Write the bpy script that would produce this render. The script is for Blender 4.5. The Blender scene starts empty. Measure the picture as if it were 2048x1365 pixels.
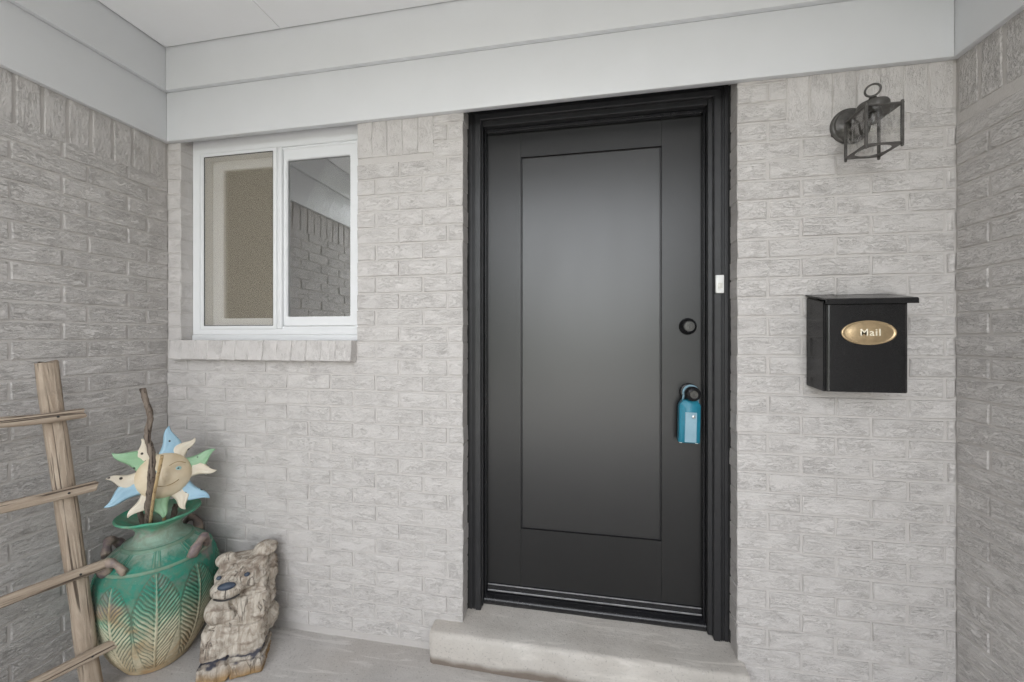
import bpy, bmesh, math, random
from mathutils import Vector, Matrix, noise
R = math.radians
random.seed(7)
S = bpy.context.scene
COL = S.collection

# ------------------------------------------------------------------ camera, sky, sun, exposure
cam_d = bpy.data.cameras.new('camera')
cam = bpy.data.objects.new('camera', cam_d); COL.objects.link(cam)
F_PX, YAW, HOR, CAM_D, CAM_Z = 775.0, R(10.28), 672.0, 1.5, 1.285
cam.location = (0, -CAM_D, CAM_Z)
cam.rotation_euler = (R(90), 0, YAW)
cam_d.sensor_fit = 'HORIZONTAL'; cam_d.sensor_width = 36
cam_d.lens = 36 * F_PX / 2048
cam_d.shift_y = (HOR - 682.5) / 2048
cam_d.clip_start = 0.02; cam_d.clip_end = 2000
S.camera = cam

SUN_EL, SUN_ROT = 52, 0
w = bpy.data.worlds.new('World'); S.world = w; w.use_nodes = True
nt = w.node_tree; nt.nodes.clear()
sky = nt.nodes.new('ShaderNodeTexSky'); sky.sky_type = 'NISHITA'; sky.sun_disc = False
sky.sun_elevation = R(SUN_EL); sky.sun_rotation = R(SUN_ROT)
sky.air_density = 1.0; sky.dust_density = 1.0; sky.ozone_density = 1.0
hs = nt.nodes.new('ShaderNodeHueSaturation'); hs.inputs['Saturation'].default_value = 0.13
bg = nt.nodes.new('ShaderNodeBackground'); bg.inputs['Strength'].default_value = 0.15
ow = nt.nodes.new('ShaderNodeOutputWorld')
nt.links.new(sky.outputs[0], hs.inputs['Color']); nt.links.new(hs.outputs[0], bg.inputs['Color']); nt.links.new(bg.outputs[0], ow.inputs[0])
sd = bpy.data.lights.new('sun', 'SUN'); sd.energy = 1.4; sd.angle = R(10); sd.color = (1.0, 0.95, 0.88)
sun = bpy.data.objects.new('sun', sd); COL.objects.link(sun)
sun.rotation_euler = (R(-(90 - SUN_EL)), 0, 0)      # high behind the house: the porch front is in open shade
sun.location = (0, 8, 12)
S.view_settings.view_transform = 'Standard'; S.view_settings.look = 'None'
S.view_settings.exposure = 2.80; S.view_settings.gamma = 1.0
S.view_settings.use_curve_mapping = False
S.cycles.use_guiding = True; S.cycles.use_adaptive_sampling = False
S.cycles.use_denoising = True; S.cycles.denoising_prefilter = 'NONE'; S.cycles.denoising_input_passes = 'RGB_ALBEDO_NORMAL'
S.cycles.max_bounces = 10; S.cycles.diffuse_bounces = 5; S.cycles.transparent_max_bounces = 12
S.cycles.caustics_reflective = False; S.cycles.caustics_refractive = False

# ------------------------------------------------------------------ material helpers
class NT:
    def __init__(s, name):
        s.m = bpy.data.materials.new(name); s.m.use_nodes = True
        s.t = s.m.node_tree; s.t.nodes.clear()
        s.o = s.n('ShaderNodeOutputMaterial')
    def n(s, typ, **kw):
        x = s.t.nodes.new(typ)
        for k, v in kw.items():
            if k in x.inputs: s.put(x.inputs[k], v)
            else: setattr(x, k, v)
        return x
    def put(s, sock, v):
        if isinstance(v, bpy.types.NodeSocket): s.t.links.new(v, sock)
        elif isinstance(v, bpy.types.Node): s.t.links.new(v.outputs[0], sock)
        else:
            if sock.type == 'RGBA' and len(v) == 3: v = (*v, 1)
            sock.default_value = v
    def coord(s, scale=(1, 1, 1), which='Object', rnd=False, rot=(0, 0, 0), warp=0):
        tc = s.n('ShaderNodeTexCoord')
        mp = s.n('ShaderNodeMapping'); s.put(mp.inputs['Vector'], tc.outputs[which]); mp.inputs['Scale'].default_value = scale
        mp.inputs['Rotation'].default_value = rot
        if rnd:
            oi = s.n('ShaderNodeObjectInfo')
            mu = s.n('ShaderNodeMath', operation='MULTIPLY'); s.put(mu.inputs[0], oi.outputs['Random']); mu.inputs[1].default_value = 91.7
            cx = s.n('ShaderNodeCombineXYZ'); [s.put(cx.inputs[i], mu) for i in range(3)]
            s.put(mp.inputs['Location'], cx)
        return mp.outputs[0]
    def noise(s, vec, scale=5, detail=4, rough=.55, dist=0, lac=2.0):
        x = s.n('ShaderNodeTexNoise'); s.put(x.inputs['Vector'], vec)
        x.inputs['Scale'].default_value = scale; x.inputs['Detail'].default_value = detail
        x.inputs['Roughness'].default_value = rough; x.inputs['Distortion'].default_value = dist
        return x.outputs['Fac']
    def ramp(s, fac, stops, interp='LINEAR'):
        x = s.n('ShaderNodeValToRGB'); s.put(x.inputs[0], fac); e = x.color_ramp.elements; x.color_ramp.interpolation = interp
        while len(e) < len(stops): e.new(0.5)
        for el, (p, c) in zip(e, stops):
            el.position = p
            el.color = (c, c, c, 1) if isinstance(c, (int, float)) else (*c, 1)
        return x.outputs[0]
    def mix(s, fac, a, b, mode='MIX'):
        x = s.n('ShaderNodeMix'); x.data_type = 'RGBA'; x.blend_type = mode
        s.put(x.inputs[0], fac); s.put(x.inputs[6], a); s.put(x.inputs[7], b)
        return x.outputs[2]
    def math(s, op, a, b=None, clamp=False):
        x = s.n('ShaderNodeMath', operation=op); x.use_clamp = clamp; s.put(x.inputs[0], a)
        if b is not None: s.put(x.inputs[1], b)
        return x.outputs[0]
    def bump(s, h, strength=.5, dist=.002, normal=None):
        x = s.n('ShaderNodeBump'); s.put(x.inputs['Height'], h); x.inputs['Strength'].default_value = strength; x.inputs['Distance'].default_value = dist
        if normal is not None: s.put(x.inputs['Normal'], normal)
        return x.outputs[0]
    def pbr(s, color, rough=.6, metal=0, normal=None, spec=.5, **kw):
        b = s.n('ShaderNodeBsdfPrincipled')
        s.put(b.inputs['Base Color'], color); s.put(b.inputs['Roughness'], rough); s.put(b.inputs['Metallic'], metal)
        b.inputs['Specular IOR Level'].default_value = spec
        if normal is not None: s.put(b.inputs['Normal'], normal)
        for k, v in kw.items(): s.put(b.inputs[k.replace('_', ' ')], v)
        s.t.links.new(b.outputs[0], s.o.inputs[0]); return s.m

def mat_brick(name='painted_brick', rel=.0026, cutd=.0011, scratch_shade=.30):
    k = NT(name)
    c = k.coord((1, 1, 1), rnd=True)
    # rug-cut face under thick paint: thin wavy scratches that run along the brick
    def contour(vec, dist, w0, w1, det=2):
        n = k.noise(vec, 1.0, det, .5, dist)
        return k.ramp(k.math('ABSOLUTE', k.math('SUBTRACT', n, .5)), [(w0, 1), (w1, 0)])
    l1 = contour(k.coord((20, 30, 112), rnd=True), 1.6, .003, .028)
    l2 = contour(k.coord((44, 40, 150), rnd=True), 1.3, .003, .034)
    n3 = k.noise(k.coord((28, 30, 60), rnd=True), 1.0, 4, .6, .8)
    m1 = k.ramp(k.noise(c, 11, 2, .5, .3), [(.40, .32), (.60, 1)])
    m2 = k.ramp(k.noise(k.coord((1, 1, 1.8), rnd=True), 17, 2, .5, .3), [(.42, .25), (.62, 1)])
    cut = k.math('MAXIMUM', k.math('MULTIPLY', l1, m1), k.math('MULTIPLY', l2, m2))
    nb = k.bump(n3, .9, rel)
    nb = k.bump(k.math('MULTIPLY', cut, -1.0), .9, cutd, nb)
    oi = k.n('ShaderNodeObjectInfo')
    col = k.mix(n3, (.58, .552, .535), (.612, .590, .573))
    col = k.mix(1.0, col, k.ramp(oi.outputs['Random'], [(0, .965), (1, 1.0)]), 'MULTIPLY')
    col = k.mix(k.math('MULTIPLY', cut, scratch_shade), col, (.27, .245, .225))      # darker scratch lines: shade of the relief put into the colour
    return k.pbr(col, .6, 0, nb, .35)

def mat_mortar():
    k = NT('painted_mortar'); c = k.coord()
    h = k.math('ADD', k.noise(c, 60, 5, .6, .4), k.math('MULTIPLY', k.noise(c, 240, 2), .35))
    return k.pbr(k.mix(k.noise(c, 7, 3), (.50, .474, .455), (.53, .508, .49)), .65, 0, k.bump(h, .6, .003), .3)

def mat_paint(name, c, rough=.45, var=.04, bs=.12, scale=(1, 1, 1), spec=.5):
    k = NT(name); v = k.coord(scale)
    d = tuple(x * (1 - var) for x in c)
    col = k.mix(k.ramp(k.noise(v, 6, 4), [(.3, 0), (.7, 1)]), c, d)
    h = k.math('ADD', k.noise(v, 45, 3), k.math('MULTIPLY', k.noise(v, 260, 2), .4))
    return k.pbr(col, rough, 0, k.bump(h, bs, .0015), spec)

def mat_concrete(name, base, dark, stain=None, rough=.75):
    k = NT(name); c = k.coord()
    col = k.mix(k.ramp(k.noise(c, 3.2, 6, .62, .6), [(.32, 0), (.68, 1)]), base, dark)
    col = k.mix(k.ramp(k.noise(c, 1.1, 3, .5, .8), [(.45, 0), (.7, .55)]), col, tuple(x * f for x, f in zip(dark, (.98, .93, .88))))
    col = k.mix(k.ramp(k.noise(c, 130, 3, .7), [(.32, .38), (.42, 0)]), col, (.12, .115, .11))
    col = k.mix(k.ramp(k.noise(c, 95, 2, .6), [(.68, 0), (.74, .5)]), col, (.60, .59, .57))
    sw = k.noise(k.coord((1.5, 14, 3), rot=(0, 0, .5)), 2.0, 4, .6, 1.2)
    col = k.mix(k.ramp(sw, [(.56, 0), (.66, .35)]), col, tuple(x * 1.35 for x in base))
    if stain:
        g = k.n('ShaderNodeSeparateXYZ'); k.put(g.inputs[0], k.n('ShaderNodeTexCoord').outputs['Object'])
        zz = k.math('ADD', g.outputs['Z'], k.math('MULTIPLY', k.noise(c, 7, 4), .05))
        col = k.mix(k.ramp(zz, [(.035, .85), (.062, 0)]), col, stain)
    h = k.math('ADD', k.noise(c, 30, 6, .65), k.math('MULTIPLY', k.noise(c, 210, 3), .5))
    return k.pbr(col, rough, 0, k.bump(h, .7, .0030), .3)

def mat_wood(name, a, b, dark, scale=(38, 38, 5), tip=None):
    k = NT(name); v = k.coord(scale, rnd=True)
    n = k.noise(v, 1.0, 6, .62, .9)
    col = k.mix(k.ramp(n, [(.30, 0), (.66, 1)]), a, b)
    v2 = k.coord((scale[0] * 2.4, scale[1] * 2.4, scale[2] * .55), rnd=True)
    cr = k.ramp(k.noise(v2, 1.0, 3, .5, .6), [(.34, 1), (.41, 0)])
    col = k.mix(k.math('MULTIPLY', cr, .85), col, dark)
    col = k.mix(k.ramp(k.noise(k.coord(rnd=True), 16, 3), [(.5, 0), (.75, .45)]), col, tuple(x * .62 for x in b))
    if tip:
        g = k.n('ShaderNodeSeparateXYZ'); k.put(g.inputs[0], k.n('ShaderNodeTexCoord').outputs['Object'])
        zz = k.math('ADD', g.outputs['Z'], k.math('MULTIPLY', k.noise(k.coord(), 14, 3), .09))
        col = k.mix(k.ramp(zz, [(.05, .9), (.12, 0)]), col, tip)
    h = k.math('SUBTRACT', k.math('ADD', k.math('MULTIPLY', n, .9), k.math('MULTIPLY', k.noise(k.coord(), 180, 3), .25)), k.math('MULTIPLY', cr, .9))
    return k.pbr(col, .78, 0, k.bump(h, 1.0, .005), .25)

def mat_carving():
    k = NT('weathered_carving_wood'); c = k.coord()
    g = k.noise(k.coord((70, 70, 9)), 1.0, 5, .6, .6)                    # silvery grain
    col = k.mix(k.ramp(g, [(.32, 0), (.66, 1)]), (.30, .25, .20), (.58, .53, .46))
    col = k.mix(k.ramp(k.noise(k.coord((1, 1, 1.6)), 17, 4, .6, .5), [(.50, 0), (.66, .75)]), col, (.17, .125, .095))   # charred and damp patches
    ck = k.ramp(k.math('ABSOLUTE', k.math('SUBTRACT', k.noise(k.coord((26, 26, 2.2)), 1.0, 2, .5, .5), .5)), [(.004, 1), (.011, 0)])
    ck = k.math('MULTIPLY', ck, k.ramp(k.noise(c, 9, 2), [(.44, 0), (.54, 1)]))
    col = k.mix(k.math('MULTIPLY', ck, .6), col, (.05, .038, .03))
    sp = k.n('ShaderNodeSeparateXYZ'); k.put(sp.inputs[0], k.n('ShaderNodeTexCoord').outputs['Object'])
    zz = k.math('ADD', sp.outputs['Z'], k.math('MULTIPLY', k.noise(c, 14, 3), .07))
    col = k.mix(k.ramp(zz, [(.045, .85), (.085, 0)]), col, k.mix(g, (.14, .085, .04), (.44, .26, .085)))
    col = k.mix(k.ramp(k.math('ABSOLUTE', k.math('SUBTRACT', zz, .104)), [(.004, .9), (.010, 0)]), col, (.03, .035, .06))   # painted line round the plinth
    h = k.math('SUBTRACT', k.math('ADD', g, k.math('MULTIPLY', k.noise(k.coord((30, 30, 90)), 1.0, 3), .5)), ck)
    return k.pbr(col, .8, 0, k.bump(h, .9, .004), .2)

def mat_thin_glass(name, refl=.04, tint=(.95, .97, .96), rough=.0, wavy=0):
    k = NT(name)
    nrm = k.bump(k.noise(k.coord((1, 1, .45)), wavy, 2, .5, .8), .5, .003) if wavy else None
    if wavy: f = k.ramp(k.noise(k.coord((1, 1, .5)), wavy * .7, 2, .5, 1.0), [(.47, .0), (.58, .22)])
    else:
        fr = k.n('ShaderNodeFresnel'); fr.inputs['IOR'].default_value = 1.5
        f = k.math('ADD', fr.outputs[0], refl, True)
    tr = k.n('ShaderNodeBsdfTransparent'); k.put(tr.inputs['Color'], tint)
    gl = k.n('ShaderNodeBsdfGlossy'); gl.inputs['Roughness'].default_value = rough
    if nrm is not None: k.put(gl.inputs['Normal'], nrm)
    mx = k.n('ShaderNodeMixShader'); k.put(mx.inputs[0], f); k.put(mx.inputs[1], tr); k.put(mx.inputs[2], gl)
    k.t.links.new(mx.outputs[0], k.o.inputs[0]); return k.m

def mat_screen():
    k = NT('insect_screen')
    tr = k.n('ShaderNodeBsdfTransparent'); df = k.n('ShaderNodeBsdfDiffuse'); k.put(df.inputs['Color'], (.50, .45, .36))
    mx = k.n('ShaderNodeMixShader'); mx.inputs[0].default_value = .24
    k.put(mx.inputs[1], tr); k.put(mx.inputs[2], df); k.t.links.new(mx.outputs[0], k.o.inputs[0]); return k.m

def mat_metal(name, c, rough, metal=1.0, var=.3, bs=.1, scale=40):
    k = NT(name); v = k.coord(); n = k.noise(v, scale, 4, .6)
    col = k.mix(k.ramp(n, [(.35, 0), (.68, 1)]), c, tuple(x * (1 - var) for x in c))
    return k.pbr(col, k.math('ADD', k.math('MULTIPLY', n, .18), rough - .09), metal, k.bump(k.noise(v, 150, 3), bs, .001))

def mat_door(name='satin_black_door_paint', r0=.26, spec=1.0):
    k = NT(name); c = k.coord()
    n = k.noise(k.coord((1.5, 1, .5)), 3, 4, .6)
    st = k.noise(k.coord((60, 60, 1.2)), 1.0, 3, .5)
    col = k.mix(n, (.008, .008, .0085), (.012, .0117, .0117))
    rg = k.math('ADD', k.math('MULTIPLY', n, .10), r0)
    h = k.math('ADD', k.math('MULTIPLY', st, .4), k.math('MULTIPLY', k.noise(c, 220, 2), .5))
    return k.pbr(col, rg, 0, k.bump(h, .04, .0006), spec)

def mat_urn():
    k = NT('antiqued_green_glaze'); c = k.coord()
    at = k.n('ShaderNodeAttribute'); at.attribute_name = 'relief'; sx = k.n('ShaderNodeSeparateColor'); k.put(sx.inputs[0], at.outputs['Color'])
    g = k.n('ShaderNodeSeparateXYZ'); k.put(g.inputs[0], k.n('ShaderNodeTexCoord').outputs['Object'])
    zz = k.math('ADD', g.outputs['Z'], k.math('MULTIPLY', k.math('SUBTRACT', k.noise(c, 9, 5, .65, .5), .5), .19))
    zz = k.math('ADD', zz, k.math('MULTIPLY', k.math('SUBTRACT', sx.outputs[0], .5), -.20))
    base = k.ramp(zz, [(.0, (.46, .34, .20)), (.09, (.60, .53, .38)), (.19, (.50, .50, .36)), (.255, (.12, .32, .22)), (.33, (.018, .19, .13)), (.43, (.022, .215, .155)), (.462, (.24, .36, .29)), (.53, (.27, .37, .29)), (.562, (.10, .34, .22)), (.6, (.04, .30, .19))])
    rust = k.ramp(k.noise(c, 6.5, 4, .6, .3), [(.56, 0), (.68, .8)])
    base = k.mix(rust, base, k.mix(k.ramp(zz, [(.24, 0), (.32, 1)]), (.42, .235, .095), (.27, .18, .19)))
    wash = k.ramp(sx.outputs[0], [(.0, .85), (.32, .62), (.47, .0), (1, 0)])          # brown antique wash rubbed into the carved lines
    base = k.mix(wash, base, (.085, .085, .055))
    hi = k.ramp(sx.outputs[0], [(.66, 0), (.95, .5)])
    base = k.mix(hi, base, (.46, .47, .35))
    base = k.mix(k.ramp(k.noise(c, 70, 4, .7), [(.62, 0), (.75, .4)]), base, (.55, .52, .40))
    base = k.mix(k.ramp(k.noise(c, 22, 6, .7, .6), [(.42, .0), (.70, .55)]), base, (.16, .15, .10))
    return k.pbr(base, .62, 0, k.bump(k.math('ADD', k.noise(c, 90, 4), k.noise(c, 300, 2)), .3, .0012), .4)

def mat_blotch(name, c1, c2, spots=None, rough=.4, scale=14, bs=.25):
    k = NT(name); c = k.coord(rnd=True)
    col = k.mix(k.ramp(k.noise(c, scale, 4, .6), [(.35, 0), (.7, 1)]), c1, c2)
    if spots:
        v = k.n('ShaderNodeTexVoronoi'); k.put(v.inputs['Vector'], c); v.inputs['Scale'].default_value = 30
        col = k.mix(k.ramp(v.outputs['Distance'], [(.13, 1), (.17, 0)]), col, spots)
    return k.pbr(col, rough, 0, k.bump(k.noise(k.coord((20, 20, 20), rnd=True), 2.5, 4), bs, .002), .45)

def mat_flat(name, c, rough=.5, metal=0, spec=.5):
    k = NT(name); n = k.noise(k.coord(), 60, 3)
    return k.pbr(k.mix(n, c, tuple(x * .9 for x in c)), rough, metal, k.bump(n, .08, .001), spec)

M = dict(
    brick=mat_brick(), rough_brick=mat_brick('rough_painted_brick', .0060, .0022, .34), mortar=mat_mortar(),
    trim=mat_paint('white_beam_paint', (.69, .70, .715), .42, .03, .06),
    ceiling=mat_paint('ceiling_paint', (.83, .835, .845), .6, .02, .10),
    vinyl=mat_paint('white_vinyl', (.76, .77, .78), .35, .02, .05),
    floor=mat_concrete('porch_concrete', (.56, .54, .52), (.44, .42, .40)),
    step=mat_concrete('step_concrete', (.60, .57, .53), (.47, .44, .405), (.14, .105, .08)),
    black=mat_metal('black_frame_paint', (.022, .022, .024), .36, 0, .25, .12, 18),
    blackgloss=mat_metal('black_gloss_sill', (.014, .014, .016), .22, 0, .3, .25, 60),
    door=mat_door(r0=.27, spec=.78), stile=mat_door('satin_black_stile_paint', .28, .58),
    caulk=mat_flat('black_caulk', (.02, .02, .02), .6),
    mail=mat_metal('black_mailbox_enamel', (.009, .009, .0095), .22, 0, .05, .0, 3),
    bronze=mat_metal('dark_bronze', (.13, .123, .115), .38, .6, .35, .2, 60),
    brass=mat_metal('aged_brass', (.56, .42, .25), .32, .72, .2, .1, 50),
    letter=mat_metal('polished_brass', (.92, .84, .66), .35, .15, .05, .02, 50),
    hardware=mat_metal('black_hardware', (.018, .018, .02), .25, .3, .3, .05, 40),
    cylinder=mat_metal('grey_lock_cylinder', (.09, .088, .085), .32, 1.0, .3, .1, 80),
    pane=mat_thin_glass('window_glass', .50, (.62, .66, .63)),
    pane2=mat_thin_glass('inner_window_glass', .0, (.95, .95, .92), .05),
    lampglass=mat_thin_glass('rippled_lamp_glass', .05, (.985, .985, .98), .02, 55),
    screen=mat_screen(),
    shade=mat_blotch('beige_backing_sheet', (.84, .77, .63), (.70, .62, .48), None, .85, 330, .8),
    room=mat_paint('room_wall_paint', (.45, .42, .36), .8),
    urn=mat_urn(),
    handle=mat_blotch('purple_grey_glaze', (.15, .115, .125), (.36, .29, .22), None, .55, 26, .6),
    soil=mat_blotch('dry_soil', (.07, .05, .035), (.12, .09, .06), None, .95, 60, .9),
    cream=mat_blotch('cream_ceramic', (.66, .57, .42), (.58, .46, .30), None, .42, 12, .35),
    raycream=mat_blotch('cream_ray', (.72, .66, .55), (.66, .58, .45), (.04, .03, .025), .35, 14, .35),
    rayblue=mat_blotch('blue_ray', (.36, .55, .66), (.30, .48, .62), (.03, .03, .04), .3, 14, .35),
    raygreen=mat_blotch('green_ray', (.33, .52, .33), (.25, .44, .26), (.03, .03, .03), .28, 14, .35),
    eye=mat_flat('pale_teal', (.33, .55, .55), .3), pupil=mat_flat('pupil_black', (.01, .01, .01), .3),
    line=mat_flat('brown_line', (.30, .20, .08), .6),
    twig=mat_wood('dark_twig_bark', (.11, .085, .07), (.25, .205, .165), (.035, .025, .02), (70, 70, 12)),
    bamboo=mat_wood('bamboo_cane', (.44, .31, .16), (.52, .39, .22), (.20, .12, .06), (90, 90, 6)),
    wood=mat_wood('weathered_pole', (.28, .215, .16), (.47, .39, .31), (.055, .038, .028), (55, 55, 4.0)),
    bearwood=mat_carving(),
    oldwood=mat_wood('weathered_carving', (.56, .51, .435), (.24, .19, .15), (.03, .022, .018), (52, 52, 4), (.36, .20, .07)),
    bearblue=mat_blotch('blue_black_paint', (.02, .03, .06), (.05, .07, .10), None, .45, 30),
    bearblack=mat_flat('charcoal_paint', (.022, .02, .02), .5),
    boxblue=mat_blotch('teal_plastic', (.010, .165, .245), (.014, .20, .29), None, .32, 20, .1),
    boxpale=mat_blotch('pale_blue_label', (.22, .36, .44), (.26, .41, .49), None, .4, 20, .05),
    steel=mat_metal('worn_steel', (.55, .56, .56), .3, 1.0, .2, .1),
    alu=mat_metal('dull_aluminium', (.42, .42, .43), .38, .85, .35, .2, 30),
    bell=mat_flat('white_button_plastic', (.78, .78, .76), .3),
    bellin=mat_flat('cream_button', (.66, .65, .60), .3),
    asphalt=mat_concrete('driveway_concrete', (.56, .55, .53), (.47, .46, .44)),
    roof=mat_flat('roof_shingle', (.12, .11, .10), .9),
)
def mat_grass():
    k = NT('lawn'); c = k.coord()
    col = k.mix(k.noise(c, 3, 5), (.05, .085, .025), (.09, .115, .04))
    return k.pbr(col, .9, 0, k.bump(k.noise(c, 40, 4), .8, .03), .2)
M['grass'] = mat_grass()

# ------------------------------------------------------------------ mesh helpers
def link(name, me, mat, parent=None, loc=None, smooth=False, kind=None):
    o = bpy.data.objects.new(name, me); COL.objects.link(o)
    if mat is not None and not me.materials: me.materials.append(M[mat] if isinstance(mat, str) else mat)
    if smooth:
        me.polygons.foreach_set('use_smooth', [True] * len(me.polygons))
    if parent is not None: o.parent = parent
    if loc is not None: o.location = loc
    if kind: o['kind'] = kind
    return o
def bm_obj(name, bm, mat, parent=None, loc=None, smooth=False, kind=None, autosmooth=None):
    me = bpy.data.meshes.new(name)
    bmesh.ops.recalc_face_normals(bm, faces=bm.faces[:])
    if autosmooth is not None:
        for f in bm.faces: f.smooth = True
        for e in bm.edges:
            if len(e.link_faces) == 2 and e.calc_face_angle(0) > R(autosmooth): e.smooth = False
    bm.to_mesh(me); bm.free()
    return link(name, me, mat, parent, loc, smooth, kind)
def thing(name, label, cat, loc=(0, 0, 0), rot=(0, 0, 0), group=None):
    o = bpy.data.objects.new(name, None); COL.objects.link(o)
    o.empty_display_size = .05
    o.location = loc; o.rotation_euler = rot
    tag(o, label, cat, group); return o
def tag(o, label, cat, group=None, kind=None):
    if label: o['label'] = label
    if cat: o['category'] = cat
    if group: o['group'] = group
    o['kind'] = kind or 'thing'
    return o
def addbox(bm, a, b, bev=0, seg=1):
    x0, y0, z0 = (min(p, q) for p, q in zip(a, b)); x1, y1, z1 = (max(p, q) for p, q in zip(a, b))
    vs = [bm.verts.new(p) for p in ((x0, y0, z0), (x1, y0, z0), (x1, y1, z0), (x0, y1, z0), (x0, y0, z1), (x1, y0, z1), (x1, y1, z1), (x0, y1, z1))]
    fs = [bm.faces.new([vs[i] for i in q]) for q in ((0, 3, 2, 1), (4, 5, 6, 7), (0, 1, 5, 4), (1, 2, 6, 5), (2, 3, 7, 6), (3, 0, 4, 7))]
    if bev:
        es = list({e for f in fs for e in f.edges})
        bmesh.ops.bevel(bm, geom=es, offset=bev, segments=seg, affect='EDGES', profile=.5)
    return bm
def box(name, a, b, mat, parent=None, bev=0, seg=1, kind=None):
    bm = bmesh.new(); addbox(bm, a, b, bev, seg)
    return bm_obj(name, bm, mat, parent, kind=kind, autosmooth=40 if bev and seg > 1 else None)
def lathe(bm, prof, n=48, cap0=True, cap1=True, M4=None, cx=0, cy=0):
    rings = []
    for r, z in prof:
        rings.append([bm.verts.new((cx + r * math.cos(2 * math.pi * i / n), cy + r * math.sin(2 * math.pi * i / n), z)) for i in range(n)])
    for a, b in zip(rings, rings[1:]):
        for i in range(n): bm.faces.new((a[i], a[(i + 1) % n], b[(i + 1) % n], b[i]))
    if cap0: bm.faces.new(rings[0][::-1])
    if cap1: bm.faces.new(rings[-1])
    if M4 is not None: bmesh.ops.transform(bm, matrix=M4, verts=[v for r in rings for v in r])
def tube(bm, pts, rad, n=10, cap=True, jit=0, squash=1.0):
    pts = [Vector(p) for p in pts]; rr = rad if isinstance(rad, (list, tuple)) else [rad] * len(pts)
    up = Vector((0.13, .31, 1)).normalized(); rings = []
    for i, p in enumerate(pts):
        d = (pts[min(i + 1, len(pts) - 1)] - pts[max(i - 1, 0)]).normalized()
        s = d.cross(up)
        if s.length < .05: s = d.cross(Vector((1, 0, 0)))
        s.normalize(); t = s.cross(d).normalized(); up = t
        ring = []
        for k in range(n):
            a = 2 * math.pi * k / n; q = rr[i] * (1 + jit * (noise.noise(p * 60 + Vector((k * 1.7, 0, 0)))))
            ring.append(bm.verts.new(p + s * math.cos(a) * q + t * math.sin(a) * q * squash))
        rings.append(ring)
    for a, b in zip(rings, rings[1:]):
        for k in range(n): bm.faces.new((a[k], a[(k + 1) % n], b[(k + 1) % n], b[k]))
    if cap: bm.faces.new(rings[0][::-1]); bm.faces.new(rings[-1])
def interp(ctrl, n):
    ctrl = [Vector(c) for c in ctrl]; out = []
    m = len(ctrl) - 1
    for i in range(n):
        t = i / (n - 1) * m; k = min(int(t), m - 1); u = t - k
        p0, p1, p2, p3 = ctrl[max(k - 1, 0)], ctrl[k], ctrl[k + 1], ctrl[min(k + 2, m)]
        out.append(.5 * ((2 * p1) + (p2 - p0) * u + (2 * p0 - 5 * p1 + 4 * p2 - p3) * u * u + (3 * p1 - p0 - 3 * p2 + p3) * u ** 3))
    return out
def extrude_poly(bm, pts, y0, y1):
    """closed polygon in x,z extruded from y0 to y1"""
    a = [bm.verts.new((x, y0, z)) for x, z in pts]; b = [bm.verts.new((x, y1, z)) for x, z in pts]
    bm.faces.new(a); bm.faces.new(b[::-1]); n = len(pts)
    for i in range(n): bm.faces.new((a[i], b[i], b[(i + 1) % n], a[(i + 1) % n]))
def wall_grid(bm, us, vs, holes, y0, y1):
    """solid slab in x (us), z (vs), from y0 to y1, with rectangular holes given as (x0,x1,z0,z1) on grid lines"""
    us = sorted(us); vs = sorted(vs)
    def solid(i, j):
        if not (0 <= i < len(us) - 1 and 0 <= j < len(vs) - 1): return False
        x = (us[i] + us[i + 1]) / 2; z = (vs[j] + vs[j + 1]) / 2
        return not any(h[0] < x < h[1] and h[2] < z < h[3] for h in holes)
    cache = {}
    def V(i, j, k):
        if (i, j, k) not in cache: cache[i, j, k] = bm.verts.new((us[i], (y0, y1)[k], vs[j]))
        return cache[i, j, k]
    for i in range(len(us) - 1):
        for j in range(len(vs) - 1):
            if not solid(i, j): continue
            bm.faces.new((V(i, j, 0), V(i + 1, j, 0), V(i + 1, j + 1, 0), V(i, j + 1, 0)))
            bm.faces.new((V(i, j, 1), V(i, j + 1, 1), V(i + 1, j + 1, 1), V(i + 1, j, 1)))
            if not solid(i - 1, j): bm.faces.new((V(i, j, 0), V(i, j + 1, 0), V(i, j + 1, 1), V(i, j, 1)))
            if not solid(i + 1, j): bm.faces.new((V(i + 1, j, 0), V(i + 1, j, 1), V(i + 1, j + 1, 1), V(i + 1, j + 1, 0)))
            if not solid(i, j - 1): bm.faces.new((V(i, j, 0), V(i, j, 1), V(i + 1, j, 1), V(i + 1, j, 0)))
            if not solid(i, j + 1): bm.faces.new((V(i, j + 1, 0), V(i + 1, j + 1, 0), V(i + 1, j + 1, 1), V(i, j + 1, 1)))
# pixel of the photograph -> point in the place (only used to measure positions)
cY, sY = math.cos(YAW), math.sin(YAW)
def ray(u, v):
    a = (u - 1024) / F_PX; return Vector((a * cY - sY, a * sY + cY, -(v - HOR) / F_PX))
def at(u, v, y=None, x=None, z=None):
    r = ray(u, v)
    t = (y + CAM_D) / r.y if y is not None else (x / r.x if x is not None else (z - CAM_Z) / r.z)
    return Vector((0, -CAM_D, CAM_Z)) + r * t

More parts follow.
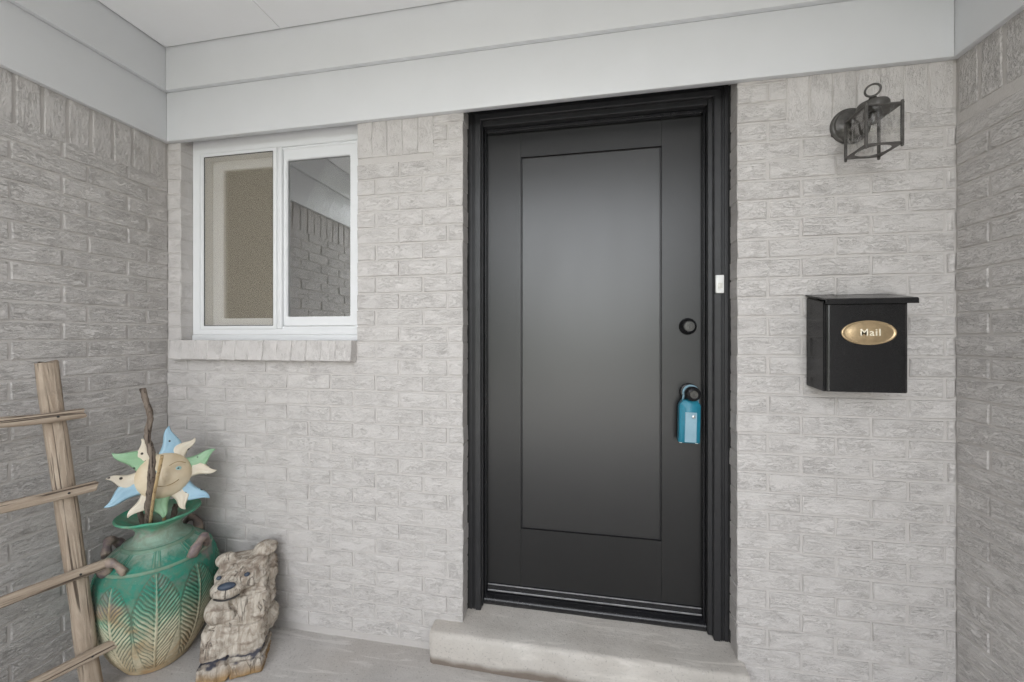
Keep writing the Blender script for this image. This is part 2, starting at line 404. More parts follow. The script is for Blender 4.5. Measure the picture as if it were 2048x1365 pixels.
# ------------------------------------------------------------------ the setting
XL, XR = -1.914, 1.198            # brick faces of the two side walls
YF = -1.52                        # where the porch ceiling ends
YW = -2.5                         # where the side walls end (lengthened out of view to cut the side light on the brick)
bm = bmesh.new(); bmesh.ops.create_grid(bm, x_segments=2, y_segments=2, size=400)
g = bm_obj('ground', bm, 'grass', loc=(0, -150, -.14)); g['kind'] = 'structure'
o = box('bounce_driveway', (-6, -16, -.13), (7, -2.25, -.06), 'asphalt', bev=.01); o['kind'] = 'structure'  # unseen concrete, widened and lightened to bounce light into the porch
bm = bmesh.new(); bmesh.ops.create_grid(bm, x_segments=60, y_segments=40, size=1)
for v in bm.verts:
    v.co.x = v.co.x * 1.75 - .36; v.co.y = v.co.y * 1.25 - 1.0
    v.co.z = .003 * noise.noise(v.co * 2.3) - .002
bmf = bm
addbox(bmf, (-2.11, -2.25, -.14), (1.39, .25, -.012))
o = bm_obj('porch_floor', bmf, 'floor'); o['kind'] = 'structure'

# added shrubs, out of view: the gap between them shapes the door's bright reflection
def mat_leaf():
    k = NT('added_shrub_leaves'); oi = k.noise(k.coord(), 1.3, 3)
    return k.pbr(k.mix(oi, (.035, .06, .018), (.075, .10, .035)), .7, 0, None, .3)
M['leaf'] = mat_leaf()
for sx, xa, xb in ((0, -9.5, -1.9), (1, 2.3, 9.5)):
    rnd = random.Random(11 + sx); vs, fs = [], []
    for i in range(9000):
        x = rnd.uniform(xa, xb); e = min(x - xa, xb - x); top = 4.2 + 1.3 * noise.noise(Vector((x * .7, sx * 5, 0)))
        top *= min(1, .55 + e * .5); z = rnd.uniform(0, 1) ** .8 * top; y = -9.2 + rnd.uniform(-1, 1) * (1.1 - .12 * z)
        if e < .5 + .3 * noise.noise(Vector((0, sx, z * 1.5))) and rnd.random() < .6: continue
        n_ = Vector((rnd.gauss(0, 1), rnd.gauss(0, 1), rnd.gauss(0, 1))).normalized(); t_ = n_.orthogonal().normalized(); b_ = n_.cross(t_); r_ = rnd.uniform(.07, .17)
        c_ = Vector((x, y, z - .1)); k0 = len(vs)
        vs += [c_ + t_ * r_, c_ + b_ * r_ * .5, c_ - t_ * r_, c_ - b_ * r_ * .5]; fs.append((k0, k0 + 1, k0 + 2, k0 + 3))
    me = bpy.data.meshes.new('added_shrubbery'); me.from_pydata(vs, [], fs)
    link('added_shrubbery', me, 'leaf', kind='stuff')

# bricks
MOD, CH, JT = .211, .0685, .0085
_bcache = {}
def brick_mesh(L, var, mat='brick'):
    L = round(L / .002) * .002; key = (round(L * 1000), var, mat)
    if key in _bcache: return _bcache[key]
    rnd = random.Random(key[0] * 7 + var)
    bm = bmesh.new(); hx, hz, d = L / 2, (CH - JT) / 2, .095
    nx = 4; xs = [-hx + 2 * hx * i / nx for i in range(nx + 1)]
    outline = [(x, -hz) for x in xs] + [(x, hz) for x in xs[::-1]]
    def ring(inset, y, jit):
        vs = []
        for x, z in outline:
            sx = -1 if x > 0 else 1; sx = sx if abs(abs(x) - hx) < 1e-6 else 0
            vs.append(bm.verts.new((x + sx * inset + rnd.uniform(-jit, jit), y + rnd.uniform(-jit, jit) * .8, z - math.copysign(inset, z) + rnd.uniform(-jit, jit))))
        return vs
    b = ring(0, d, 0); s = ring(.0, .0030, .0012); f = ring(.0024, 0, .0014)
    n = len(outline)
    for i in range(n):
        j = (i + 1) % n
        bm.faces.new((b[i], b[j], s[j], s[i])); bm.faces.new((s[i], s[j], f[j], f[i]))
    for i in range(nx):
        bm.faces.new((f[i], f[i + 1], f[n - 2 - i], f[n - 1 - i]))
    bmesh.ops.recalc_face_normals(bm, faces=bm.faces[:])
    me = bpy.data.meshes.new('brick'); bm.to_mesh(me); bm.free(); me.materials.append(M[mat])
    _bcache[key] = me; return me
def brick(parent, c, L, rz=0, soldier=False, tilt=0, grow=1):
    me = brick_mesh(L, random.randrange(5), 'brick' if rz == 0 else 'rough_brick')
    o = bpy.data.objects.new('brick', me); COL.objects.link(o); o.parent = parent
    m = Matrix.Translation(c) @ Matrix.Rotation(rz, 4, 'Z') @ Matrix.Rotation(tilt, 4, 'X')
    if soldier: m = m @ Matrix.Rotation(R(90), 4, 'Y')
    m = m @ Matrix.Translation((random.uniform(-.0015, .0015), random.uniform(-.0022, .0010), random.uniform(-.0008, .0008)))
    m = m @ Matrix.Rotation(R(random.uniform(-.35, .35)), 4, 'Y') @ Matrix.Rotation(R(random.uniform(-.5, .5)), 4, 'Z')
    o.matrix_basis = m @ Matrix.Scale(grow, 4, (0, 0, 1)); return o
def spans(a, b, phase):
    """brick extents between a and b with joints at phase + k*MOD"""
    k = math.ceil((a - phase) / MOD - 1e-6); js = []
    j = phase + k * MOD
    while j < b - 1e-6:
        if j > a + .022 and j < b - .022: js.append(j)
        j += MOD
    e = [a - JT / 2] + js + [b + JT / 2]
    return [(p + JT / 2, q - JT / 2) for p, q in zip(e, e[1:])]

back = thing('back_wall', 'grey painted brick wall holding the black door and the small window', 'wall')
DX0, DX1 = -.473, .543            # brick opening of the door
WX0, WX1, WZ0 = -1.841, -.940, 1.262
bm = bmesh.new()
wall_grid(bm, [-2.12, WX0 - .0016, WX1 + .0016, DX0 - .0016, DX1 + .0016, 1.40], [-.14, WZ0, 2.225, 2.26, 2.72],
          [(WX0 - .0016, WX1 + .0016, WZ0, 2.225), (DX0 - .0016, DX1 + .0016, -.14, 2.26)], .0034, .20)
bm_obj('mortar', bm, 'mortar', back)
SB = 2.02                          # underside of the soldier course
def rows(ph, top):
    k = math.floor((0 - ph) / CH); z = ph + k * CH
    while z < top - .02:
        yield k, z; k += 1; z += CH
# left of the door
for k, z in rows(.915, 2.2):
    zc = z + CH / 2
    ph = -.959 if k % 2 else -.853
    if zc < .005: continue
    if z + CH < WZ0 - .07 + .03:
        rng = [(XL + .002, DX0)]
    else: rng = [(XL + .002, WX0), (WX1, DX0)]
    if z + CH < .05 or (WZ0 - .14 < zc < WZ0 - .0 and False): pass
    for a, b in rng:
        a2 = a
        if a > -1 and zc > 2.04:          # patch of upright bricks beside the window
            for q in spans(-.60, b, ph): brick(back, Vector(((q[0] + q[1]) / 2, 0, zc)), q[1] - q[0])
            continue
        for q in spans(a2, b, ph):
            if WZ0 - .062 < zc < WZ0 + .0 and q[0] < WX1 - .02: continue
            brick(back, Vector(((q[0] + q[1]) / 2, 0, zc)), q[1] - q[0])
x = -.94 + .035
while x < -.62:
    brick(back, Vector((x, 0, 2.13)), .19, soldier=True, grow=1.13); x += .0685
# right of the door
for k, z in rows(.872, 2.2):
    zc = z + CH / 2
    if zc < .01: continue
    ph = .853 if k % 2 == 0 else .747
    lim = XR - .002 if zc < SB else .70
    for q in spans(DX1, lim, ph): brick(back, Vector(((q[0] + q[1]) / 2, 0, zc)), q[1] - q[0])
x = .70 + JT / 2 + .034
while x < XR - .01:
    brick(back, Vector((x, 0, SB + .10)), .19, soldier=True, grow=1.13); x += .0702
# rowlock sill under the window
sill = bpy.data.objects.new('window_ledge', None); COL.objects.link(sill); sill.parent = back
x = -1.855; i = 0
while x < -.955:
    me = brick_mesh(.088, random.randrange(5))
    bm = bmesh.new()
    o = bpy.data.objects.new('brick', me); COL.objects.link(o); o.parent = sill
    o.matrix_basis = Matrix.Translation((x + .034, -.040 + random.uniform(-.002, .002), 1.222)) @ Matrix.Rotation(R(-7), 4, 'X') @ Matrix.Rotation(R(90 + random.uniform(-.4, .4)), 4, 'Y') @ Matrix.Scale(1.165, 4, (0, 0, 1))
    bm.free(); x += .0702
bm = bmesh.new(); addbox(bm, (-1.855, -.034, 1.183), (-.958, .07, 1.258), .003)
bm_obj('mortar_bed', bm, 'mortar', sill)

def side_wall(name, label, sgn, xf, phz, ph_even, ph_odd):
    t = thing(name, label, 'wall')
    bm = bmesh.new()
    xa, xb = xf + sgn * -.0034, xf + sgn * -.21
    addbox(bm, (xa, YW, -.14), (xb, .06, 2.72)); bm_obj('mortar', bm, 'mortar', t)
    rz = R(90) if sgn > 0 else R(-90)
    for k, z in rows(phz, 2.0):
        zc = z + CH / 2
        if zc < .01 or zc > 1.99: continue
        for q in spans(YF + .03, -.002 + random.uniform(-.004, .004), ph_even if k % 2 == 0 else ph_odd):
            brick(t, Vector((xf, (q[0] + q[1]) / 2, zc)), q[1] - q[0], rz)
    y = -.004 - .034
    while y > YF + .05:
        brick(t, Vector((xf, y, 2.02 + .083)), .19, rz, True); y -= .0708
    # added wall beyond the porch, unseen, cuts side light: same courses, one mesh
    bm = bmesh.new(); mr = Matrix.Rotation(rz, 4, 'Z')
    for k, z in rows(phz, 2.66):
        if z + CH / 2 < .01: continue
        for q in spans(YW, YF + .03, ph_even if k % 2 == 0 else ph_odd):
            n0 = len(bm.verts); bm.from_mesh(brick_mesh(q[1] - q[0], random.randrange(3))); bm.verts.ensure_lookup_table()
            bmesh.ops.transform(bm, matrix=Matrix.Translation((xf, (q[0] + q[1]) / 2, z + CH / 2)) @ mr, verts=bm.verts[n0:])
    o = bm_obj('added_brickwork', bm, 'rough_brick', t); o['kind'] = 'stuff'
    return t
left_wall = side_wall('left_wall', 'grey painted brick wall behind the wooden ladder and the green urn', 1, XL, 1.267, -.163, -.087)
right_wall = side_wall('right_wall', 'narrow strip of grey painted brick wall at the right edge, beyond the mailbox', -1, XR, .872 + .0045, -.105, -.21)

# porch roof: beams and ceiling
roof = thing('porch_roof', 'white boxed beams and grey flat ceiling above the porch', 'roof', (0, 0, 2.18))
def rbox(name, a, b, mat, bev=0, seg=1):
    bm = bmesh.new(); addbox(bm, tuple(p - q for p, q in zip(a, (0, 0, 2.18))), tuple(p - q for p, q in zip(b, (0, 0, 2.18))), bev, seg)
    return bm_obj(name, bm, mat, roof, autosmooth=40 if bev and seg > 1 else None)
LB, UB, ZL, ZM, ZT = .022, .040, 2.183, 2.408, 2.60
FB = YF - .0
rbox('lower_board', (XL + LB, -LB, ZL), (XR - LB, .0028, ZM - .001), 'trim', .002, 2)
rbox('lower_board', (XL - .0028, FB, ZL), (XL + LB - .0005, -LB - .0005 + .02, ZM - .001), 'trim', .002, 2)
rbox('lower_board', (XR - LB + .0005, FB, ZL), (XR + .0028, -LB - .0005 + .02, ZM - .001), 'trim', .002, 2)
rbox('upper_board', (XL + UB, -UB, ZM), (XR - UB, .0025, ZT + .03), 'trim', .002, 2)
rbox('upper_board', (XL - .0025, FB, ZM), (XL + UB - .0005, -UB + .02, ZT + .03), 'trim', .002, 2)
rbox('upper_board', (XR - UB + .0005, FB, ZM), (XR + .0025, -UB + .02, ZT + .03), 'trim', .002, 2)
rbox('front_beam', (-2.4, YF - .09, 2.50), (1.7, YF - .002, ZT + .02), 'trim', .003)
xs = [XL + UB + .003, -1.271, -.052, XR - UB - .003]
for a, b in zip(xs, xs[1:]):
    rbox('ceiling_panel', (a + .001, YF + .004, ZT), (b - .001, -UB - .004, ZT + .012), 'ceiling', .0008)
rbox('roof_deck', (-2.6, -1.64, ZT + .04), (2.2, .9, ZT + .16), 'roof')
rbox('soffit', (-2.6, -1.64, ZT + .021), (2.2, YF - .005, ZT + .036), 'trim')

# room behind the window
bm = bmesh.new(); addbox(bm, (-2.1, .203, .2), (-.62, 2.4, 2.55))
for f in list(bm.faces):
    if f.calc_center_median().y < .21: bm.faces.remove(f)
ro = bm_obj('room', bm, 'room'); ro['kind'] = 'structure'

# ------------------------------------------------------------------ doorstep
bm = bmesh.new()
prof = [(.30, .160), (.11, .146), (.06, .137), (.0, .131), (-.052, .1275), (-.0610, .1245), (-.0660, .1185), (-.0680, .109), (-.0670, .075), (-.064, .040), (-.060, .008), (-.060, -.02), (.30, -.02)]
xs = [-.590 + 1.152 * i / 160 for i in range(161)]
def step_y(x, y, z):
    e = min(x + .590, .562 - x); r = .022
    return y
rings = []
for x in xs:
    e = min(x + .590, .562 - x); inset = 0 if e > .012 else (.012 - e) * .5
    ring = []
    for y, z in prof:
        p = Vector((x, y, z)); j = Vector((0, noise.noise(p * 9) * .0035 + noise.noise(p * 55) * .0012, noise.noise(p * 7 + Vector((5, 5, 5))) * .0025))
        if z < 0 or y > .28: j = Vector()
        zz = z
        if y < .1 and z > .0: zz = z - inset * .6
        ring.append(bm.verts.new(Vector((x, y + (inset if y < 0 else 0), zz)) + j))
    rings.append(ring)
n = len(prof)
for a, b in zip(rings, rings[1:]):
    for i in range(n): bm.faces.new((a[i], a[(i + 1) % n], b[(i + 1) % n], b[i]))
bm.faces.new(rings[0]); bm.faces.new(rings[-1][::-1])
# the part behind the wall face must stay inside the opening
o = bm_obj('doorstep', bm, 'step', autosmooth=50)
tag(o, 'worn concrete doorstep with rounded edge below the black door', 'step')

# ------------------------------------------------------------------ door frame
fr = thing('door_frame', 'black painted wooden frame and threshold around the entry door', 'door frame', (0, .07, .13))
OFF = Vector((0, .07, .13))
def fobj(name, bm, mat, parent, auto=None):
    bmesh.ops.translate(bm, vec=-OFF, verts=bm.verts[:]); return bm_obj(name, bm, mat, parent, autosmooth=auto)
CX0, CX1, CZ = -.470, .540, 2.240       # outer edges of the casing
# profile: w from the outer edge inwards, y = front
cp = [(0, .115), (0, .074), (.003, .071), (.015, .071), (.0155, .075), (.018, .075), (.0185, .071), (.0205, .071), (.021, .075), (.0235, .075), (.024, .070), (.026, .070), (.0265, .074), (.0285, .074), (.030, .069), (.050, .069), (.053, .072), (.053, .115)]
def casing(p0, p1, d_in, m0, m1):
    """p0->p1 outer edge (x,z); d_in unit vector inwards; m0,m1: mitre shift along the run per unit w"""
    bm = bmesh.new(); d = (Vector(p1) - Vector(p0)).normalized(); din = Vector(d_in); A, B = [], []
    for w_, y in cp:
        a = Vector(p0) + din * w_ + d * (m0 * w_); b = Vector(p1) + din * w_ - d * (m1 * w_)
        A.append(bm.verts.new((a.x, y, a.y))); B.append(bm.verts.new((b.x, y, b.y)))
    for i in range(len(cp) - 1): bm.faces.new((A[i], A[i + 1], B[i + 1], B[i]))
    bm.faces.new(A); bm.faces.new(B[::-1]); bm.faces.new((A[-1], A[0], B[0], B[-1]))
    return fobj('casing', bm, 'black', fr)
casing((CX0, .134), (CX0, CZ), (1, 0), 0, 1)
casing((CX1, .134), (CX1, CZ), (-1, 0), 0, 1)
casing((CX0, CZ), (CX1, CZ), (0, -1), 1, 1)
# jambs, stops
for x0, x1 in ((-.447, -.412), (.470, .505)):
    bm = bmesh.new(); addbox(bm, (x0, .084, .146), (x1, .19, 2.21), .002); fobj('jamb', bm, 'black', fr)
bm = bmesh.new(); addbox(bm, (-.4115, .084, 2.166), (.4695, .19, 2.21), .002); fobj('jamb', bm, 'black', fr)
for x0, x1 in ((-.4118, -.404), (.462, .4698)):
    bm = bmesh.new(); addbox(bm, (x0, .112, .16), (x1, .1335, 2.164), .002); fobj('stop', bm, 'blackgloss', fr)
bm = bmesh.new(); addbox(bm, (-.4035, .112, 2.152), (.4615, .1335, 2.1658), .002); fobj('stop', bm, 'blackgloss', fr)
# threshold with rounded nosing
tp = [(.22, .198), (.15, .192), (.131, .186), (.122, .181), (.115, .180), (.110, .176), (.1015, .1745), (.097, .171), (.095, .165), (.096, .158), (.100, .150), (.104, .142), (.22, .142)]
bm = bmesh.new(); A, B = [], []
for y, z in tp: A.append(bm.verts.new((-.4112, y, z))); B.append(bm.verts.new((.4692, y, z)))
for i in range(len(tp)): j = (i + 1) % len(tp); bm.faces.new((A[i], A[j], B[j], B[i]))
bm.faces.new(A); bm.faces.new(B[::-1]); fobj('threshold', bm, 'blackgloss', fr, 35)
# ragged black caulk along the brick
for sx, x0 in ((1, DX0 + .001), (-1, DX1 - .001)):
    bm = bmesh.new(); prev = None
    nseg = 150
    for i in range(nseg + 1):
        z = .14 + 2.08 * i / nseg; wv = .006 + .006 * abs(noise.noise(Vector((x0, 0, z * 13)))) + .004 * random.random()
        a = bm.verts.new((x0 - sx * .004, .088, z)); b = bm.verts.new((x0 - sx * .002, .074 - wv, z)); c = bm.verts.new((x0 + sx * .006, .076, z))
        if prev: bm.faces.new((prev[0], prev[1], b, a)); bm.faces.new((prev[1], prev[2], c, b)); bm.faces.new((prev[2], prev[0], a, c))
        else: bm.faces.new((a, b, c))
        prev = (a, b, c)
    bm.faces.new(prev); fobj('caulk_bead', bm, 'caulk', fr)

# ------------------------------------------------------------------ door
dr = thing('entry_door', 'matte black entry door with one tall flush panel', 'door', (0, .137, .19))
OFF = Vector((0, .137, .19))
DY = .137; DT = .044
SX0, SX1, SZ0, SZ1 = -.408, .466, .195, 2.162
PX0, PX1, PZ0, PZ1 = -.2555, .3105, .4635, 2.0445
G = .0028
def dbox(name, a, b, mat='stile', bev=.0004, parent=None):
    bm = bmesh.new(); addbox(bm, a, b, bev); return fobj(name, bm, mat, parent or dr)
dbox('stile', (SX0, DY, SZ0), (PX0 - G, DY + DT, SZ1)); dbox('stile', (PX1 + G, DY, SZ0), (SX1, DY + DT, SZ1))
dbox('rail', (PX0 - G + .0003, DY, PZ1 + G), (PX1 + G - .0003, DY + DT, SZ1)); dbox('rail', (PX0 - G + .0003, DY, SZ0), (PX1 + G - .0003, DY + DT, PZ0 - G))
dbox('panel', (PX0 + G, DY + .0005, PZ0 + G), (PX1 - G, DY + DT, PZ1 - G), 'door', .002)
dbox('core', (PX0 - G, DY + .010, PZ0 - G), (PX1 + G, DY + DT - .002, PZ1 + G), 'black', 0)
bm = bmesh.new()
sw = [(DY - .001, .216), (DY - .008, .212), (DY - .009, .199), (DY - .013, .196), (DY - .012, .190), (DY - .001, .189)]
A = [bm.verts.new((SX0 + .006, y, z)) for y, z in sw]; B = [bm.verts.new((SX1 - .005, y, z)) for y, z in sw]
for i in range(len(sw)): j = (i + 1) % len(sw); bm.faces.new((A[i], A[j], B[j], B[i]))
bm.faces.new(A); bm.faces.new(B[::-1]); fobj('door_sweep', bm, 'blackgloss', dr)
for z_, y_, hh_ in ((.2135, DY - .0095, .0022), (.1915, DY - .0145, .0034)):
    bm = bmesh.new(); addbox(bm, (SX0 + .007, y_, z_ - hh_), (SX1 - .006, y_ + .006, z_ + hh_), .001); fobj('sweep_trim', bm, 'alu', dr)
RX = Matrix.Rotation(R(90), 4, 'X')     # lathe z axis -> -y
def dlathe(name, prof, c, mat, parent, n=40):
    bm = bmesh.new(); lathe(bm, prof, n); bmesh.ops.transform(bm, matrix=Matrix.Translation(Vector(c) - OFF) @ RX, verts=bm.verts[:])
    return bm_obj(name, bm, mat, parent, autosmooth=35)
db = dlathe('deadbolt', [(.033, .0002), (.033, .006), (.030, .012), (.0255, .024), (.0235, .027), (.0225, .0275), (.021, .0255)], (.411, DY, 1.322), 'hardware', dr)
ck = dlathe('key_cylinder', [(.0195, .0200), (.0195, .027), (.0185, .028), (.016, .028), (.0155, .0272), (.0150, .028), (.0095, .0282), (.0092, .0275), (.0085, .0285)], (.411, DY, 1.322), 'cylinder', db)
bm = bmesh.new(); addbox(bm, (.4098, DY - .0292, 1.3135), (.4125, DY - .0283, 1.3225)); fobj('keyhole', bm, 'caulk', db)
kb = dlathe('door_knob', [(.034, .0002), (.034, .005), (.030, .010), (.014, .014), (.012, .035), (.0135, .040), (.020, .045), (.0265, .054), (.0285, .064), (.027, .073), (.0215, .080), (.0165, .082), (.0155, .0815)], (.413, DY, 1.0635), 'hardware', dr)
ck = dlathe('key_cylinder', [(.0150, .076), (.0150, .083), (.0135, .0843), (.0085, .0843), (.0075, .0835)], (.413, DY, 1.0635), 'cylinder', kb)
bm = bmesh.new(); addbox(bm, (.4117, DY - .0852, 1.056), (.4143, DY - .0844, 1.0665)); fobj('keyhole', bm, 'caulk', kb)

# doorbell on the right casing
t = thing('doorbell', 'small white doorbell button on the right side of the black frame', 'doorbell', (.505, .069, 1.478))
box('cover', (-.0145, -.011, -.034), (.0145, .0015, .034), 'bell', t, .003, 2)
box('button', (-.008, -.0135, -.016), (.008, -.0108, .004), 'bellin', t, .0015, 2)

# lockbox hung from the knob
t = thing('lockbox', 'blue key lockbox hanging from the black door knob', 'lockbox', (.4065, .098, .955), (0, R(1.2), 0))
hw, hh = .0385, .083
bm = bmesh.new()
out = [(-hw, -hh), (hw, -hh), (hw, hh - .02), (hw - .014, hh), (-hw + .014, hh), (-hw, hh - .02)]
def lring(k, y): return [bm.verts.new((x * k, y, z * (1 - (1 - k) * .5))) for x, z in out]
r0 = lring(.92, .026); r1 = lring(1, .018); r2 = lring(1, -.012); r3 = lring(.58, -.024)
for a, b in ((r0, r1), (r1, r2), (r2, r3)):
    for i in range(6): bm.faces.new((a[i], a[(i + 1) % 6], b[(i + 1) % 6], b[i]))
bm.faces.new(r0); bm.faces.new(r3[::-1])
bmesh.ops.bevel(bm, geom=bm.edges[:], offset=.0025, segments=2, affect='EDGES')
bm_obj('body', bm, 'boxblue', t, autosmooth=40)
box('front_plate', (-.0205, -.0262, -.0765), (.0215, -.0235, .038), 'boxpale', t, .0012)
bm = bmesh.new(); lathe(bm, [(.0062, 0), (.0062, .003), (.004, .004)], 20); bmesh.ops.transform(bm, matrix=Matrix.Translation((.009, -.026, .022)) @ RX, verts=bm.verts[:])
bm_obj('button', bm, 'steel', t, autosmooth=35)
bm = bmesh.new()
arc = [(-.024, .010, .070)] + [(.0065 + .0275 * math.cos(a), .008, .1085 + .0275 * math.sin(a)) for a in [R(200 - i * 11) for i in range(21)]] + [(.034, .010, .070)]
tube(bm, arc, .0042, 10); bm_obj('shackle', bm, 'boxpale', t, smooth=True)
for xx in (-.031, .026): box('scuff', (xx - .005, -.0125, -.0836), (xx + .005, .012, -.0800), 'bell', t, .001)

# ------------------------------------------------------------------ window
OFF = Vector((-1.39, .057, 1.27))
wn = thing('sliding_window', 'small white vinyl sliding window left of the door', 'window', tuple(OFF))
WY = .057
def wframe(name, x0, x1, z0, z1, tl, tr, tb, tt, y0, y1, mat='vinyl', parent=None, bev=.002):
    """rectangular frame with member widths left, right, bottom, top as one mesh"""
    bm = bmesh.new()
    wall_grid(bm, [x0, x0 + tl, x1 - tr, x1], [z0, z0 + tb, z1 - tt, z1], [(x0 + tl, x1 - tr, z0 + tb, z1 - tt)], y0, y1)
    bmesh.ops.recalc_face_normals(bm, faces=bm.faces[:])
    es = [e for e in bm.edges if len(e.link_faces) == 2 and e.calc_face_angle(0) > R(60)]
    if bev: bmesh.ops.bevel(bm, geom=es, offset=bev, segments=2, affect='EDGES')
    return fobj(name, bm, mat, parent or wn, 40)
wframe('frame', -1.8405, -.936, 1.290, 2.235, .042, .040, .026, .085, WY, WY + .02)
wframe('frame_track', -1.7985, -.976, 1.316, 2.150, .012, .012, .012, .012, WY + .006, WY + .085)
box('sloped_sill_strip', tuple(Vector((-1.8405, WY - .004, 1.263)) - OFF), tuple(Vector((-.936, WY + .10, 1.2895)) - OFF), 'vinyl', wn, .004, 2)
sc = wframe('screen_frame', -1.793, -1.378, 1.3165, 2.150, .018, .019, .0145, .0145, WY - .003, WY + .0055, bev=.0015)
bm = bmesh.new(); addbox(bm, (-1.776, WY + .001, 1.330), (-1.396, WY + .0014, 2.136)); fobj('screen_mesh', bm, 'screen', sc)
wframe('screen_gasket', -1.7752, -1.3968, 1.3307, 2.1358, .003, .003, .003, .003, WY - .001, WY + .0008, 'caulk', sc, 0)
bm = bmesh.new(); addbox(bm, (-1.3775, WY - .001, 1.317), (-1.354, WY + .05, 2.149), .003, 2); fobj('meeting_stile', bm, 'vinyl', wn, 40)
sa = wframe('sash', -1.3535, -.9765, 1.330, 2.146, .020, .040, .042, .055, WY + .010, WY + .038, bev=.003)
bm = bmesh.new(); addbox(bm, (-1.334, WY + .0205, 1.371), (-1.016, WY + .0235, 2.092)); fobj('pane', bm, 'pane', sa)
sb = wframe('sash', -1.7855, -1.33, 1.3290, 2.1375, .062, .05, .040, .048, WY + .052, WY + .078, bev=.003)
bm = bmesh.new(); addbox(bm, (-1.724, WY + .064, 1.368), (-1.379, WY + .067, 2.0905)); fobj('pane', bm, 'pane2', sb)
lt = bmesh.new(); addbox(lt, (-1.343, WY + .040, 1.66), (-1.328, WY + .060, 1.72), .004, 2); fobj('latch', lt, 'vinyl', sa, 40)
# added beige sheet that catches light, standing in for obscured glass
bm = bmesh.new()
for i in range(90):
    pass
N = 120; prev = None
for i in range(N + 1):
    x = -1.82 + .87 * i / N; y = .154 + .007 * math.sin(i * .40 + 1.5 * noise.noise(Vector((x * 8, 1, 0)))) + .0015 * noise.noise(Vector((x * 20, 0, 0)))
    if x > -1.36: y += .16 * min(1, (x + 1.36) / .06)
    col = [bm.verts.new((x, y + .001 * noise.noise(Vector((x * 9, 3, z * 4))), z)) for z in (1.25, 1.5, 1.75, 2.0, 2.3)]
    if prev:
        for j in range(4): bm.faces.new((prev[j], col[j], col[j + 1], prev[j + 1]))
    prev = col
sh = bm_obj('pane_backing', bm, 'shade', smooth=True)
sh.modifiers.new('s', 'SOLIDIFY').thickness = .002
tag(sh, 'added beige sheet behind the window panes, standing in for obscured glass', 'shade')

# ------------------------------------------------------------------ wall lantern
LCX, LY0, LY1, LZ0, LZ1 = .893, -.154, -.061, 1.863, 1.981
OFF = Vector((LCX, 0, 1.995))
ln = thing('wall_lantern', 'small dark bronze wall lantern with rippled clear glass', 'lamp', tuple(OFF))
s2 = .047; lyc = (LY0 + LY1) / 2
bm = bmesh.new(); lathe(bm, [(.0605, -.002), (.0605, .006), (.057, .010), (.053, .011), (.050, .016), (.046, .017), (.036, .019), (.030, .024), (.012, .028)], 48)
bmesh.ops.transform(bm, matrix=RX, verts=bm.verts[:]); bm_obj('wall_plate', bm, 'bronze', ln, autosmooth=30)
bm = bmesh.new(); tube(bm, interp([(0, -.02, 0), (0, -.045, .006), (0, -.075, .014), (0, lyc, .012)], 12), [.011] * 9 + [.012, .014, .016], 14); bm_obj('arm', bm, 'bronze', ln, smooth=True)
bm = bmesh.new(); lathe(bm, [(.040, -.012), (.041, -.002), (.040, .010), (.037, .016), (.026, .021), (.010, .024), (.007, .030), (.010, .033), (.006, .038)], 40, cy=lyc); bm_obj('cap', bm, 'bronze', ln, autosmooth=35)
# top plate
zt = LZ1 - 1.995; zb = LZ0 - 1.995
bm = bmesh.new(); addbox(bm, (-s2 - .004, LY0 - .004, zt - .002), (s2 + .004, LY1 + .004, zt + .003), .001)
lathe(bm, [(.046, zt + .0031), (.041, zt + .007)], 32, cy=lyc); bm_obj('top_plate', bm, 'bronze', ln)
# bottom frame with round opening
bm = bmesh.new(); n = 48; sq, ci = [], []
for lvl in (zb - .002, zb + .002):
    a_, b_ = [], []
    for i in range(n):
        th = 2 * math.pi * (i + .5) / n; c_, s_ = math.cos(th), math.sin(th); kk = (s2 + .004) / max(abs(c_), abs(s_))
        a_.append(bm.verts.new((c_ * kk, lyc + s_ * kk, lvl))); b_.append(bm.verts.new((c_ * .0425, lyc + s_ * .0425, lvl)))
    sq.append(a_); ci.append(b_)
for i in range(n):
    j = (i + 1) % n
    bm.faces.new((sq[0][i], sq[0][j], ci[0][j], ci[0][i])); bm.faces.new((sq[1][i], ci[1][i], ci[1][j], sq[1][j]))
    bm.faces.new((sq[0][i], sq[1][i], sq[1][j], sq[0][j])); bm.faces.new((ci[0][i], ci[0][j], ci[1][j], ci[1][i]))
bm_obj('bottom_frame', bm, 'bronze', ln)
for sx in (-1, 1):
    for yy in (LY0, LY1):
        x0 = sx * s2
        bm = bmesh.new(); addbox(bm, (x0 - .0035, yy - .0035, zb - .006), (x0 + .0035, yy + .0035, zt + .004), .001)
        po = bm_obj('post', bm, 'bronze', ln)
        for zz in (zt + .006, zb - .008):
            bm = bmesh.new(); bmesh.ops.create_icosphere(bm, subdivisions=2, radius=.0042, matrix=Matrix.Translation((x0, yy, zz))); bm_obj('bead', bm, 'bronze', po, smooth=True)
for a, b in (((-s2 + .004, LY0, zb + .004), (s2 - .004, LY0 + .0015, zt - .003)), ((-s2 + .004, LY1 - .0015, zb + .004), (s2 - .004, LY1, zt - .003)),
             ((-s2, LY0 + .004, zb + .004), (-s2 + .0015, LY1 - .004, zt - .003)), ((s2 - .0015, LY0 + .004, zb + .004), (s2, LY1 - .004, zt - .003))):
    bm = bmesh.new(); addbox(bm, a, b); bm_obj('glass_pane', bm, 'lampglass', ln)
bm = bmesh.new(); tor = []
for i in range(33):
    a = 2 * math.pi * i / 32; tor.append((.0185 * math.sin(a) * .85, lyc + .0185 * math.sin(a) * -.5, .0575 - .0185 * math.cos(a)))
tube(bm, tor, .0030, 10, cap=False); bm_obj('ring', bm, 'bronze', ln, smooth=True)
